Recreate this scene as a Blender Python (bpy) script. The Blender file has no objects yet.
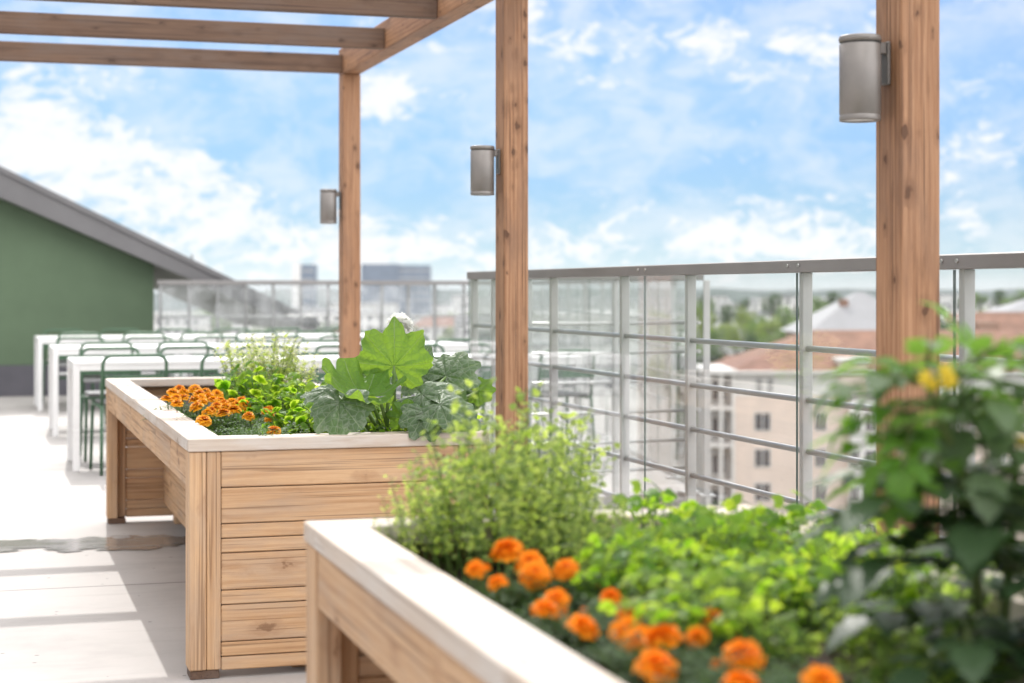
import bpy, math, random
from mathutils import Vector, Matrix, noise as mnoise
random.seed(7)
R = math.radians
scene = bpy.context.scene
col = scene.collection
rnd = random.uniform

# ---------------------------------------------------------------- camera model
F = 1756.0; CX = 512.0; HY = 290.0; CAMZ = 1.2
TH = math.atan((CX + 32) / F)
CT, ST = math.cos(TH), math.sin(TH)
def at(px, py, Z):
    """real-world point seen at a photo position, Z metres in front of the camera"""
    xc = (px - CX) * Z / F
    return Vector((xc * CT + Z * ST, -xc * ST + Z * CT, CAMZ - (py - HY) * Z / F))
def depth(x, y): return x * ST + y * CT

# ---------------------------------------------------------------- mesh builder
class MB:
    def __init__(self):
        self.v = []; self.f = []; self.m = []; self.w = []; self.t = []; self.s = []
    def vert(self, p, w=None, t=0.5):
        self.v.append((p[0], p[1], p[2])); self.w.append(tuple(w) if w is not None else (p[0], p[1], p[2])); self.t.append(t)
        return len(self.v) - 1
    def face(self, ids, m=0, smooth=False):
        self.f.append(tuple(ids)); self.m.append(m); self.s.append(smooth)
    def box(self, lo, hi, ch=0.003, m=0, M=None, tint=None, seed=None):
        lo = Vector(lo); hi = Vector(hi); d = hi - lo
        ch = min(ch, 0.45 * min(d))
        t = rnd(0, 1) if tint is None else tint
        ax = max(range(3), key=lambda i: d[i]); oth = [i for i in range(3) if i != ax]
        off = Vector((rnd(0, 40), rnd(0, 40), rnd(0, 40)))
        idx = {}
        for cx in (0, 1):
            for cy in (0, 1):
                for cz in (0, 1):
                    c = Vector((hi[0] if cx else lo[0], hi[1] if cy else lo[1], hi[2] if cz else lo[2]))
                    s = Vector((-1 if cx else 1, -1 if cy else 1, -1 if cz else 1))
                    for k in range(3):
                        p = c.copy()
                        for j in range(3):
                            if j != k: p[j] += s[j] * ch
                        wv = (p[ax] + off[0], p[oth[0]] + off[1], p[oth[1]] + off[2])
                        q = M @ p if M is not None else p
                        idx[(cx, cy, cz, k)] = self.vert(q, wv, t)
        def F_(keys): self.face([idx[k] for k in keys], m)
        for k in range(3):
            a, b = [i for i in range(3) if i != k]
            for side in (0, 1):
                ks = []
                for (u, v) in ((0, 0), (1, 0), (1, 1), (0, 1)):
                    c = [0, 0, 0]; c[k] = side; c[a] = u; c[b] = v
                    ks.append((c[0], c[1], c[2], k))
                flip = (side == 0) ^ (k == 1)
                F_(ks[::-1] if flip else ks)
        for k in range(3):           # edge along axis k
            a, b = [i for i in range(3) if i != k]
            for u in (0, 1):
                for v in (0, 1):
                    c0 = [0, 0, 0]; c0[a] = u; c0[b] = v
                    c1 = list(c0); c1[k] = 1
                    ks = [(*c0, a), (*c1, a), (*c1, b), (*c0, b)]
                    if (u ^ v) ^ (k == 1): pass
                    else: ks = ks[::-1]
                    F_(ks)
        for cx in (0, 1):
            for cy in (0, 1):
                for cz in (0, 1):
                    ks = [(cx, cy, cz, 0), (cx, cy, cz, 1), (cx, cy, cz, 2)]
                    if (cx + cy + cz) % 2 == 0: ks = ks[::-1]
                    F_(ks)
        return self
    def tube(self, pts, rad, n=8, m=0, tint=0.5, cap=True):
        pts = [Vector(p) for p in pts]
        if not hasattr(rad, '__len__'): rad = [rad] * len(pts)
        t0 = (pts[1] - pts[0]).normalized()
        ref = Vector((0, 0, 1)) if abs(t0.z) < 0.9 else Vector((1, 0, 0))
        u = t0.cross(ref).normalized()
        rings = []; L = 0
        for i, p in enumerate(pts):
            if i == 0: t = t0
            elif i == len(pts) - 1: t = (pts[i] - pts[i - 1]).normalized()
            else: t = ((pts[i + 1] - p).normalized() + (p - pts[i - 1]).normalized()).normalized()
            u = (u - t * u.dot(t)).normalized(); v = t.cross(u)
            if i: L += (p - pts[i - 1]).length
            rings.append([self.vert(p + (u * math.cos(2 * math.pi * k / n) + v * math.sin(2 * math.pi * k / n)) * rad[i], (L, k / n, 0), tint) for k in range(n)])
        for a, b in zip(rings, rings[1:]):
            for k in range(n):
                self.face((a[k], a[(k + 1) % n], b[(k + 1) % n], b[k]), m, True)
        if cap:
            self.face(rings[0][::-1], m); self.face(rings[-1], m)
        return self
    def lathe(self, prof, c=(0, 0, 0), n=32, m=0, smooth=True):
        rings = []
        for (r, z) in prof:
            rings.append([self.vert((c[0] + r * math.cos(2 * math.pi * k / n), c[1] + r * math.sin(2 * math.pi * k / n), c[2] + z)) for k in range(n)])
        for a, b in zip(rings, rings[1:]):
            for k in range(n):
                self.face((a[k], a[(k + 1) % n], b[(k + 1) % n], b[k]), m, smooth)
        return self
    def poly(self, pts, m=0):
        self.face([self.vert(p) for p in pts], m); return self
    def prism(self, pts, dvec, m=0, m2=None):
        d = Vector(dvec); a = [self.vert(p) for p in pts]; b = [self.vert(Vector(p) + d) for p in pts]
        n = len(a); m2 = m if m2 is None else m2
        self.face(a[::-1], m2); self.face(b, m)
        for i in range(n): self.face((a[i], a[(i + 1) % n], b[(i + 1) % n], b[i]), m2)
        return self
    def mesh(self, name, mats):
        me = bpy.data.meshes.new(name)
        me.from_pydata(self.v, [], self.f)
        for mt in (mats if isinstance(mats, (list, tuple)) else [mats]): me.materials.append(mt)
        me.polygons.foreach_set('material_index', self.m)
        me.polygons.foreach_set('use_smooth', self.s)
        a = me.attributes.new('wco', 'FLOAT_VECTOR', 'POINT'); a.data.foreach_set('vector', [c for w in self.w for c in w])
        a = me.attributes.new('tint', 'FLOAT', 'POINT'); a.data.foreach_set('value', self.t)
        me.update()
        return me
    def build(self, name, mats, parent=None):
        return link(name, self.mesh(name, mats), parent)

def link(name, me, parent=None, loc=None):
    o = bpy.data.objects.new(name, me); col.objects.link(o)
    if parent is not None: o.parent = parent
    if loc is not None: o.location = loc
    return o
def tag(o, label=None, cat=None, group=None, kind=None):
    if label: o['label'] = label
    if cat: o['category'] = cat
    if group: o['group'] = group
    if kind: o['kind'] = kind
    return o
def thing(name, label, cat, loc=(0, 0, 0), rz=0, group=None):
    o = link(name, None); o.location = loc; o.rotation_euler = (0, 0, rz); o.empty_display_size = 0.1
    return tag(o, label, cat, group)
def dup(root, loc=None, rz=None, label=None, scale=None):
    def cp(o, parent):
        c = o.copy(); col.objects.link(c)
        if parent is not None: c.parent = parent
        for ch in list(kids.get(o.name, [])): cp(ch, c)
        return c
    kids = {}
    def walk(o):
        kids[o.name] = list(o.children)
        for ch in o.children: walk(ch)
    walk(root)
    r = cp(root, None)
    if loc is not None: r.location = loc
    if rz is not None: r.rotation_euler = (0, 0, rz)
    if label: r['label'] = label
    if scale is not None: r.scale = (scale,) * 3 if not hasattr(scale, '__len__') else scale
    return r
def smooth(p, n=3):
    return p

# ---------------------------------------------------------------- material kit
class N:
    def __init__(self, name):
        self.mat = bpy.data.materials.new(name); self.mat.use_nodes = True
        self.t = self.mat.node_tree; self.t.nodes.clear()
        self.out = self.t.nodes.new('ShaderNodeOutputMaterial')
    def n(self, typ, ins=None, **props):
        nd = self.t.nodes.new('ShaderNode' + typ)
        for k, v in props.items(): setattr(nd, k, v)
        for k, v in (ins or {}).items(): self.put(nd.inputs[k], v)
        return nd
    def put(self, sock, v):
        if isinstance(v, bpy.types.NodeSocket): self.t.links.new(v, sock)
        elif isinstance(v, bpy.types.Node): self.t.links.new(v.outputs[0], sock)
        else:
            if sock.type == 'RGBA' and len(v) == 3: v = (*v, 1)
            sock.default_value = v
    def math(self, op, a, b=0.0, c=0.0, clamp=False):
        nd = self.n('Math', {0: a, 1: b, 2: c}, operation=op); nd.use_clamp = clamp; return nd.outputs[0]
    def vmul(self, v, s): return self.n('VectorMath', {0: v, 1: s}, operation='MULTIPLY').outputs[0]
    def vadd(self, v, s): return self.n('VectorMath', {0: v, 1: s}, operation='ADD').outputs[0]
    def noise(self, vec, scale=1.0, detail=4, rough=0.55, dist=0.0):
        return self.n('TexNoise', {'Vector': vec, 'Scale': scale, 'Detail': detail, 'Roughness': rough, 'Distortion': dist}).outputs[0]
    def ramp(self, fac, stops):
        nd = self.n('ValToRGB', {0: fac}); e = nd.color_ramp.elements
        while len(e) < len(stops): e.new(0.5)
        for el, (p, c) in zip(e, stops):
            el.position = p; el.color = (*c, 1) if hasattr(c, '__len__') else (c, c, c, 1)
        return nd.outputs[0]
    def mix(self, f, a, b, mode='MIX'):
        nd = self.n('Mix', data_type='RGBA', blend_type=mode)
        self.put(nd.inputs[0], f); self.put(nd.inputs[6], a); self.put(nd.inputs[7], b)
        return nd.outputs[2]
    def step(self, x, lo, hi):
        nd = self.n('MapRange', {0: x, 1: lo, 2: hi, 3: 0.0, 4: 1.0}, interpolation_type='SMOOTHSTEP'); return nd.outputs[0]
    def attr(self, name): return self.n('Attribute', attribute_name=name)
    def bump(self, h, strength=0.3, dist=0.01):
        return self.n('Bump', {'Strength': strength, 'Distance': dist, 'Height': h}).outputs[0]
    def bsdf(self, color, rough=0.5, metal=0.0, normal=None, spec=0.5, **kw):
        ins = {'Base Color': color, 'Roughness': rough, 'Metallic': metal, 'Specular IOR Level': spec}
        ins.update(kw)
        b = self.n('BsdfPrincipled', ins)
        if normal is not None: self.put(b.inputs['Normal'], normal)
        return b.outputs[0]
    def done(self, sh): self.put(self.out.inputs['Surface'], sh); return self.mat

def wood(name, light, mid, dark, knot, kd=0.13, grey=None, rough=0.6, contrast=0.8, kscale=(3.2, 6.5, 6.5), wob_amp=14.0, kkeep=0.35, rf=330.0):
    k = N(name)
    w = k.attr('wco').outputs['Vector']; tint = k.attr('tint').outputs['Fac']
    wn = k.n('TexNoise', {'Vector': k.vmul(w, (40, 60, 60)), 'Scale': 1.0, 'Detail': 2.0}).outputs['Color']
    vk = k.n('TexVoronoi', {'Vector': k.vadd(k.vmul(w, kscale), k.vmul(k.vadd(wn, (-.5, -.5, -.5)), (.28, .28, .28))), 'Scale': 1.0, 'Randomness': 1.0})
    d = vk.outputs['Distance']
    kr = k.n('SeparateColor', {0: vk.outputs['Color']})
    d = k.math('DIVIDE', d, k.math('MULTIPLY_ADD', kr.outputs[1], 0.95, 0.35))
    keep = k.math('GREATER_THAN', k.n('SeparateColor', {0: vk.outputs['Color']}).outputs[0], kkeep)
    fall = k.math('MULTIPLY', k.math('EXPONENT', k.math('MULTIPLY', d, -7.0)), keep)
    kn = k.math('MULTIPLY', k.math('SUBTRACT', 1.0, k.step(d, kd * 0.55, kd)), keep)
    wob = k.noise(k.vmul(w, (0.9, 7, 7)), 1.0, 3, 0.5)
    sep = k.n('SeparateXYZ', {0: w})
    ring = k.math('ADD', k.math('MULTIPLY', sep.outputs[1], rf), k.math('MULTIPLY', sep.outputs[2], rf * .8))
    ring = k.math('ADD', ring, k.math('MULTIPLY', wob, wob_amp))
    ring = k.math('ADD', ring, k.math('MULTIPLY', fall, 7.0))
    s = k.math('MULTIPLY_ADD', k.math('SINE', ring), 0.5, 0.5)
    s = k.math('POWER', s, 1.6)
    s = k.math('MULTIPLY', s, k.step(k.noise(k.vmul(w, (1.2, 14, 14)), 1.0, 3, 0.6), 0.3, 0.7))
    fib = k.noise(k.vmul(w, (2.6, 105, 105)), 1.0, 6, 0.75)
    stain = k.step(k.noise(k.vmul(w, (2.5, 22, 22)), 1.0, 5, 0.7), 0.56, 0.74)
    blo = k.noise(k.vmul(w, (1.1, 4, 4)), 1.0, 4, 0.6)
    g = k.math('ADD', k.math('MULTIPLY', s, 0.42 * contrast), k.math('MULTIPLY_ADD', k.math('SUBTRACT', fib, 0.5), 1.25, 0.25))
    g = k.math('ADD', g, k.math('MULTIPLY', k.math('SUBTRACT', blo, 0.5), 0.7))
    c = k.ramp(g, [(0.12, light), (0.45, mid), (0.85, dark)])
    c = k.mix(k.math('MULTIPLY', tint, 0.32), c, k.mix(1.0, c, (0.62, 0.55, 0.50), 'MULTIPLY'))
    if grey is not None:
        gm = k.step(k.noise(k.vmul(w, (2.2, 9, 9)), 1.0, 5, 0.65), 0.42, 0.68)
        c = k.mix(k.math('MULTIPLY', gm, grey[3]), c, grey[:3])
    chk = k.step(k.noise(k.vmul(w, (1.3, 120, 120)), 1.0, 2, 0.5), 0.59, 0.67)
    c = k.mix(k.math('MULTIPLY', stain, 0.55), c, dark)
    c = k.mix(k.math('MULTIPLY', chk, 0.55), c, knot)
    c = k.mix(k.math('MULTIPLY', kn, 0.8), c, knot)
    halo = k.math('MULTIPLY', k.math('MULTIPLY', k.math('SUBTRACT', 1.0, k.step(d, kd, kd * 2.2)), keep), 0.35)
    c = k.mix(halo, c, dark)
    h = k.math('ADD', k.math('MULTIPLY', fib, 0.9), k.math('MULTIPLY', s, 0.1))
    return k.done(k.bsdf(c, rough, 0, k.bump(h, 0.35, 0.004), 0.35))

def leaf(name, c1, c2, t1, t2, rough=0.42, spec=0.4, trans=0.42, mott=None, mscale=30):
    k = N(name)
    tint = k.attr('tint').outputs['Fac']
    oc = k.n('TexCoord').outputs['Object']
    nz = k.noise(oc, mscale, 3, 0.6)
    orn = k.n('ObjectInfo').outputs['Random']
    f = k.math('ADD', k.math('ADD', k.math('MULTIPLY', tint, 0.6), k.math('MULTIPLY', orn, 0.3)), k.math('MULTIPLY', k.math('SUBTRACT', nz, 0.35), 0.5), clamp=True)
    c = k.mix(f, c1, c2); t = k.mix(f, t1, t2)
    if mott is not None:
        vein = k.n('SeparateXYZ', {0: k.attr('wco').outputs['Vector']}).outputs[0]
        mm = k.step(k.noise(oc, 26, 4, 0.6), 0.50, 0.66)
        c = k.mix(k.math('MULTIPLY', mm, mott[3]), c, mott[:3])
        c = k.mix(k.math('MULTIPLY', vein, 0.75), c, (0.30, 0.36, 0.22))
        t = k.mix(k.math('MULTIPLY', vein, 0.6), t, (0.14, 0.24, 0.03))
    hgt = k.noise(oc, mscale * 4, 3, 0.6)
    if mott is not None:
        ve = k.n('TexVoronoi', {'Vector': oc, 'Scale': 48.0}, feature='DISTANCE_TO_EDGE').outputs[0]
        net = k.math('SUBTRACT', 1.0, k.step(ve, 0.02, 0.10))
        c = k.mix(k.math('MULTIPLY', net, 0.35), c, mott[:3]); t = k.mix(k.math('MULTIPLY', net, 0.35), t, (0.10, 0.2, 0.03))
        hgt = k.math('ADD', k.math('MULTIPLY', hgt, 0.4), k.step(ve, 0.0, 0.25))
        sp = k.step(k.noise(oc, 70, 3, .7), .68, .74); c = k.mix(k.math('MULTIPLY', sp, .5), c, (0.30, 0.24, 0.10))
    bmp = k.bump(hgt, 0.35, 0.004)
    a = k.bsdf(c, rough, 0, bmp, spec)
    b = k.n('BsdfTranslucent', {'Color': t, 'Normal': bmp}).outputs[0]
    return k.done(k.n('MixShader', {0: trans, 1: a, 2: b}).outputs[0])

def plain(name, c, rough=0.5, metal=0.0, spec=0.5, vary=0.12, scale=6.0, bump=0.0):
    k = N(name)
    oc = k.n('TexCoord').outputs['Object']
    nz = k.noise(oc, scale, 5, 0.6)
    cc = k.mix(k.step(nz, 0.3, 0.7), tuple(x * (1 - vary) for x in c), tuple(min(1, x * (1 + vary)) for x in c))
    rr = k.math('ADD', k.math('MULTIPLY', k.math('SUBTRACT', nz, 0.5), 0.2), rough)
    nrm = k.bump(k.noise(oc, scale * 12, 4, 0.6), bump, 0.004) if bump else None
    return k.done(k.bsdf(cc, rr, metal, nrm, spec))

def glassmat(name, tint=(0.965, 0.972, 0.97), ior=1.45, dirt=0.05):
    k = N(name)
    oc = k.n('TexCoord').outputs['Object']
    ge = k.n('NewGeometry'); ct = k.math('ABSOLUTE', k.n('VectorMath', {0: ge.outputs['Incoming'], 1: ge.outputs['Normal']}, operation='DOT_PRODUCT').outputs['Value'])
    fr = k.math('MULTIPLY_ADD', k.math('POWER', k.math('SUBTRACT', 1.0, ct), 5.0), 0.80, 0.032)
    tr = k.n('BsdfTransparent', {'Color': tint}).outputs[0]
    gl = k.n('BsdfGlossy', {'Color': (1, 1, 1), 'Roughness': 0.0}).outputs[0]
    mx = k.n('MixShader', {0: fr, 1: tr, 2: gl}).outputs[0]
    df = k.n('BsdfDiffuse', {'Color': (0.75, 0.76, 0.76)}).outputs[0]
    dm = k.math('MULTIPLY', k.step(k.noise(oc, 3, 5, 0.6), 0.3, 0.8), dirt)
    return k.done(k.n('MixShader', {0: dm, 1: mx, 2: df}).outputs[0])

M = {}
M['pergola'] = wood('pergola_wood', (0.45, 0.25, 0.14), (0.32, 0.16, 0.082), (0.14, 0.066, 0.034), (0.06, 0.025, 0.013), kd=0.22, kscale=(10, 18, 18), grey=(0.22, 0.125, 0.08, 0.6), wob_amp=9.0, kkeep=0.2)
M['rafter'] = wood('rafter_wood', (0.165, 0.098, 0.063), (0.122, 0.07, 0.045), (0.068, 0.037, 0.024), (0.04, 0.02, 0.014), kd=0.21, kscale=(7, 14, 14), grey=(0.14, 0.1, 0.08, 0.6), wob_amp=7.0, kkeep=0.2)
M['planter'] = wood('planter_wood', (0.62, 0.405, 0.235), (0.51, 0.305, 0.16), (0.31, 0.16, 0.08), (0.14, 0.07, 0.035), kd=0.15, kkeep=0.1, grey=(0.40, 0.29, 0.21, 0.6), kscale=(5.5, 11, 11), contrast=0.8)
M['cap'] = wood('cap_wood', (0.60, 0.51, 0.43), (0.54, 0.445, 0.365), (0.41, 0.31, 0.235), (0.22, 0.14, 0.09), kd=0.1, grey=(0.58, 0.54, 0.50, 0.8), kscale=(1.6, 4.5, 4.5))
M['rail_paint'] = plain('grey_metal_paint', (0.235, 0.222, 0.215), 0.45, 0.1, 0.5, 0.06, 5)
M['post_paint'] = plain('grey_post_paint', (0.50, 0.49, 0.48), 0.5, 0.05, 0.5, 0.06, 5)
M['steel'] = plain('brushed_steel', (0.50, 0.49, 0.48), 0.32, 0.8, 0.5, 0.06, 8)
M['lamp'] = plain('lamp_metal', (0.235, 0.215, 0.20), 0.42, 0.35, 0.5, 0.08, 14)
M['lamp_dark'] = plain('lamp_gasket', (0.10, 0.095, 0.09), 0.6)
M['lens'] = plain('lamp_lens', (0.75, 0.76, 0.76), 0.12, 0, 0.6)
M['table'] = plain('white_table_paint', (0.76, 0.75, 0.74), 0.4, 0, 0.5, 0.03, 3)
M['chair'] = plain('green_chair_paint', (0.05, 0.115, 0.06), 0.4, 0, 0.5, 0.12, 6)
M['cushion'] = plain('grey_seat', (0.16, 0.16, 0.16), 0.5, 0, 0.5, 0.1, 20)
M['glass'] = glassmat('clear_glass')
M['glass_milky'] = glassmat('hazy_glass', (0.93, 0.94, 0.94), 1.45, 0.30)
M['glass_edge'] = plain('green_glass_edge', (0.13, 0.18, 0.165), 0.15, 0, 0.6)
M['green_wall'] = plain('green_render', (0.105, 0.148, 0.092), 0.85, 0, 0.2, 0.10, 0.8, 0.5)
M['plinth'] = plain('grey_plinth', (0.09, 0.086, 0.098), 0.7, 0, 0.3, 0.1, 3)
M['verge'] = plain('roof_sheet_grey', (0.145, 0.14, 0.142), 0.55, 0.1, 0.4, 0.06, 2)
M['stem'] = plain('plant_stem', (0.10, 0.17, 0.035), 0.5, 0, 0.4, 0.2, 20)
M['stem_dark'] = plain('tomato_stem', (0.12, 0.16, 0.05), 0.6, 0, 0.3, 0.2, 20)

def soil_mat():
    k = N('potting_soil'); oc = k.n('TexCoord').outputs['Object']
    n1 = k.noise(oc, 60, 6, 0.7); n2 = k.n('TexVoronoi', {'Vector': oc, 'Scale': 70.0}).outputs['Distance']
    c = k.ramp(k.math('ADD', k.math('MULTIPLY', n1, 0.7), k.math('MULTIPLY', n2, 0.4)), [(0.3, (0.018, 0.012, 0.009)), (0.6, (0.06, 0.04, 0.03)), (0.85, (0.16, 0.11, 0.085))])
    return k.done(k.bsdf(c, 0.9, 0, k.bump(n1, 0.9, 0.02), 0.2))
M['soil'] = soil_mat()

def concrete():
    k = N('terrace_concrete'); oc = k.n('TexCoord').outputs['Object']
    sx = k.n('SeparateXYZ', {0: oc})
    big = k.noise(oc, 0.9, 6, 0.62); fine = k.noise(oc, 45, 5, 0.65); mid = k.noise(k.vmul(oc, (1.2, 5, 1)), 1.6, 5, 0.6)
    c = k.ramp(big, [(0.28, (0.27, 0.25, 0.237)), (0.5, (0.385, 0.36, 0.343)), (0.75, (0.445, 0.42, 0.402))])
    c = k.mix(k.math('MULTIPLY', k.step(mid, 0.5, 0.75), 0.55), c, (0.30, 0.278, 0.265))
    c = k.mix(k.math('MULTIPLY', k.step(fine, 0.55, 0.8), 0.45), c, (0.31, 0.288, 0.27))
    sp = k.n('TexVoronoi', {'Vector': oc, 'Scale': 9.0})
    spot = k.math('MULTIPLY', k.math('LESS_THAN', sp.outputs['Distance'], 0.07), k.math('GREATER_THAN', k.n('SeparateColor', {0: sp.outputs['Color']}).outputs[0], 0.55))
    c = k.mix(k.math('MULTIPLY', spot, 0.75), c, (0.12, 0.11, 0.10))
    jy = k.math('ABSOLUTE', k.math('SUBTRACT', k.math('MODULO', k.math('ADD', sx.outputs[1], 24.0 - 7.29 + 1.2), 2.4), 1.2))
    jx = k.math('ABSOLUTE', k.math('SUBTRACT', k.math('MODULO', k.math('ADD', sx.outputs[0], 24.0 + 1.35), 3.0), 1.5))
    j = jy
    jm = k.math('SUBTRACT', 1.0, k.step(j, 0.004, 0.009))
    c = k.mix(k.math('MULTIPLY', jm, 0.9), c, (0.07, 0.065, 0.06))
    h = k.math('SUBTRACT', k.math('MULTIPLY', fine, 0.3), k.math('MULTIPLY', jm, 1.0))
    return k.done(k.bsdf(c, k.math('ADD', 0.55, k.math('MULTIPLY', big, 0.25)), 0, k.bump(h, 0.3, 0.004), 0.4))
M['concrete'] = concrete()
def wet():
    k = N('wet_concrete'); oc = k.n('TexCoord').outputs['Object']
    n = k.noise(k.vmul(oc, (1.5, 4, 1)), 2.0, 5, 0.6)
    c = k.ramp(n, [(0.3, (0.23, 0.21, 0.19)), (0.7, (0.31, 0.288, 0.265))])
    edge = k.attr('tint').outputs['Fac']; nn = k.math('ADD', k.math('MULTIPLY', k.noise(oc, 5.0, 7, .7), .8), k.math('MULTIPLY', k.noise(k.vmul(oc, (2, 9, 1)), 1.0, 4, .6), .6))
    m = k.step(k.math('ADD', edge, k.math('MULTIPLY', k.math('SUBTRACT', nn, .7), 2.2)), .32, .50)
    sh = k.bsdf(c, k.math('MULTIPLY_ADD', n, 0.25, 0.03), 0, None, 0.5); tr = k.n('BsdfTransparent').outputs[0]
    return k.done(k.n('MixShader', {0: m, 1: tr, 2: sh}).outputs[0])
M['wet'] = wet()
# ================================================================ SETTING: terrace
GZ = -20.0
fl = MB()
fl.prism([(-9, -4, 0), (2.76, -4, 0), (2.76, 9.52, 0), (4.16, 9.64, 0), (6.3, 20.62, 0), (-9, 20.62, 0)][::1], (0, 0, -19.9), 0, 0)
# make the top face face upwards: the first polygon is the top
o = fl.build('terrace_floor', M['concrete']); tag(o, kind='structure')
pd = MB()
def puddle_pts():
    a, b = [], []
    n = 90
    for i in range(n + 1):
        s = i / n; x = -2.1 + 3.3 * s
        px_c = 8.52 + 0.10 * mnoise.noise(Vector((s * 4, 1, 0))) + 0.05 * mnoise.noise(Vector((s * 13, 5, 0)))
        hw = 0.07 + 0.12 * s ** 1.5 + 0.05 * mnoise.noise(Vector((s * 9, 9, 0))) + 0.03 * mnoise.noise(Vector((s * 26, 2, 0)))
        hw = max(0.012, hw) * min(1, (1 - s) * 8 + 0.02)
        yy = px_c - 0.017 * (x - 0.3)
        a.append((x, yy - hw, 0.004)); b.append((x, yy + hw * 0.9, 0.004))
    return a, b
a, b = puddle_pts()
rws = []
for p_, q_ in zip(a, b):
    p_, q_ = Vector(p_), Vector(q_); c_ = (p_ + q_) / 2; e_ = (q_ - p_) * 1.0
    rws.append([pd.vert(c_ - e_, None, 0.0), pd.vert(c_ - e_ * .45, None, 0.7), pd.vert(c_, None, 1.0), pd.vert(c_ + e_ * .45, None, 0.7), pd.vert(c_ + e_, None, 0.0)])
for r0, r1 in zip(rws, rws[1:]):
    for j in range(4): pd.face((r0[j], r1[j], r1[j + 1], r0[j + 1]))
o = pd.build('puddle', M['wet']); tag(o, 'thin dark puddle of water across the pale concrete beside the rear planter', 'puddle', kind='structure')

# ---------------------------------------------------------------- green gabled building at the far left
GB = thing('green_building', 'green rendered gable wall with grey sloping roof at the far end of the terrace', 'building', (0, 20.6, 0))
xa, xb = -9.0, 2.05
def verge_z(x, lower):
    # verge measured in the photo: top edge px(0,168)-(232,281), lower edge px(0,196)-(175,272)
    return (2.63 - 0.4685 * (x + 6.05) * 0.62) if False else None
def wallpt(px, py, y):
    t = (px - CX) / F; return at(px, py, y / (CT - t * ST))
pT0 = wallpt(0, 168, 20.27); pT1 = wallpt(232, 281, 20.27); pL0 = wallpt(0, 197, 20.27); pL1 = wallpt(176, 273, 20.27)
def lin(p, q, x): return p.z + (q.z - p.z) * (x - p.x) / (q.x - p.x)
zt = lambda x: lin(pT0, pT1, x)
zl = lambda x: lin(pL0, pL1, x)
w = MB(); w.prism([(xa, 0, 0.35), (xb, 0, 0.35), (xb, 0, zl(xb) + 0.02), (xa, 0, zl(xa) + 0.02)], (0, 6, 0)); w.build('wall', M['green_wall'], GB)
w = MB(); w.box((xa, -0.025, 0.0), (xb, 5.9, 0.349), 0.004); w.build('plinth', M['plinth'], GB)
xr = 3.9
w = MB(); w.prism([(xa, -0.30, zl(xa)), (xr, -0.30, zl(xr)), (xr, -0.30, zt(xr)), (xa, -0.30, zt(xa))], (0, 6.6, 0)); rf = w.build('roof', M['verge'], GB)
w = MB(); w.prism([(xa, -0.325, zt(xa) - 0.05), (xr + .03, -0.325, zt(xr) - 0.05), (xr + .03, -0.325, zt(xr) + 0.015), (xa, -0.325, zt(xa) + 0.015)], (0, 0.02, 0)); w.build('verge_flashing', M['verge'], rf)
p = at(192, 258, 21.6); w = MB(); w.tube([(p.x, 1.2, zt(p.x) - 0.1), (p.x, 1.2, zt(p.x) + 0.20)], 0.012, 8); w.build('vent_pipe', M['verge'], rf)
p = at(65, 190, 21.6); w = MB(); w.tube([(p.x, 1.4, zt(p.x) - 0.1), (p.x, 1.4, zt(p.x) + 0.16)], 0.012, 8); w.build('antenna', M['rail_paint'], rf)

# ---------------------------------------------------------------- railings
def railing(name, label, p0, p1, posts, bars, top=1.30, rail_h=0.042, glass=True, joints=(), group='terrace railings', pw=(0.028, 0.036), bolts=True, pmat='post_paint', gmat='glass'):
    """local X runs along the rail, local +Y is the outer side"""
    p0 = Vector((*p0, 0)); p1 = Vector((*p1, 0)); d = p1 - p0; L = d.length
    g = thing(name, label, 'railing', p0, math.atan2(d.y, d.x), group)
    b = MB(); b.box((0, -0.012, top - rail_h), (L, 0.05, top), 0.003); tr = b.build('top_rail', M['rail_paint'], g)
    for s in joints:
        if not bolts: break
        for ds in (-0.05, 0.03):
            c = (s + ds, -0.012, top - rail_h * 0.45)
            bb = MB(); bb.tube([(c[0], -0.017, c[2]), (c[0], -0.011, c[2])], 0.006, 10); bb.build('bolt', M['steel'], tr)
    for s in posts:
        b = MB(); b.box((s - pw[0] / 2, 0.006, 0.012), (s + pw[0] / 2, 0.006 + pw[1], top - rail_h - 0.0005), 0.002)
        po = b.build('post', M[pmat], g)
        b = MB(); b.box((s - 0.05, -0.02, 0.0005), (s + 0.05, 0.07, 0.0115), 0.002); b.build('foot_plate', M['post_paint'], po)
    for z in bars:
        b = MB(); b.tube([(0.01, 0.026, z), (L - 0.01, 0.026, z)], 0.0105, 8); b.build('bar', M['steel'], g)
    if glass:
        js = [0.01] + list(joints) + [L - 0.01]
        for s0, s1 in zip(js, js[1:]):
            b = MB(); b.box((s0 + 0.004, -0.006, 0.06), (s1 - 0.004, 0.0, top - rail_h - 0.001), 0.0008)
            # the sawn edges of a pane look dark green: give its two end faces the edge material
            pn = b.mesh('glass_panel', [M[gmat], M['glass_edge']])
            for f in pn.polygons:
                if abs(f.normal.x) > 0.9: f.material_index = 1
            link('glass_panel', pn, g)
    return g
RX = 2.632
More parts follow.
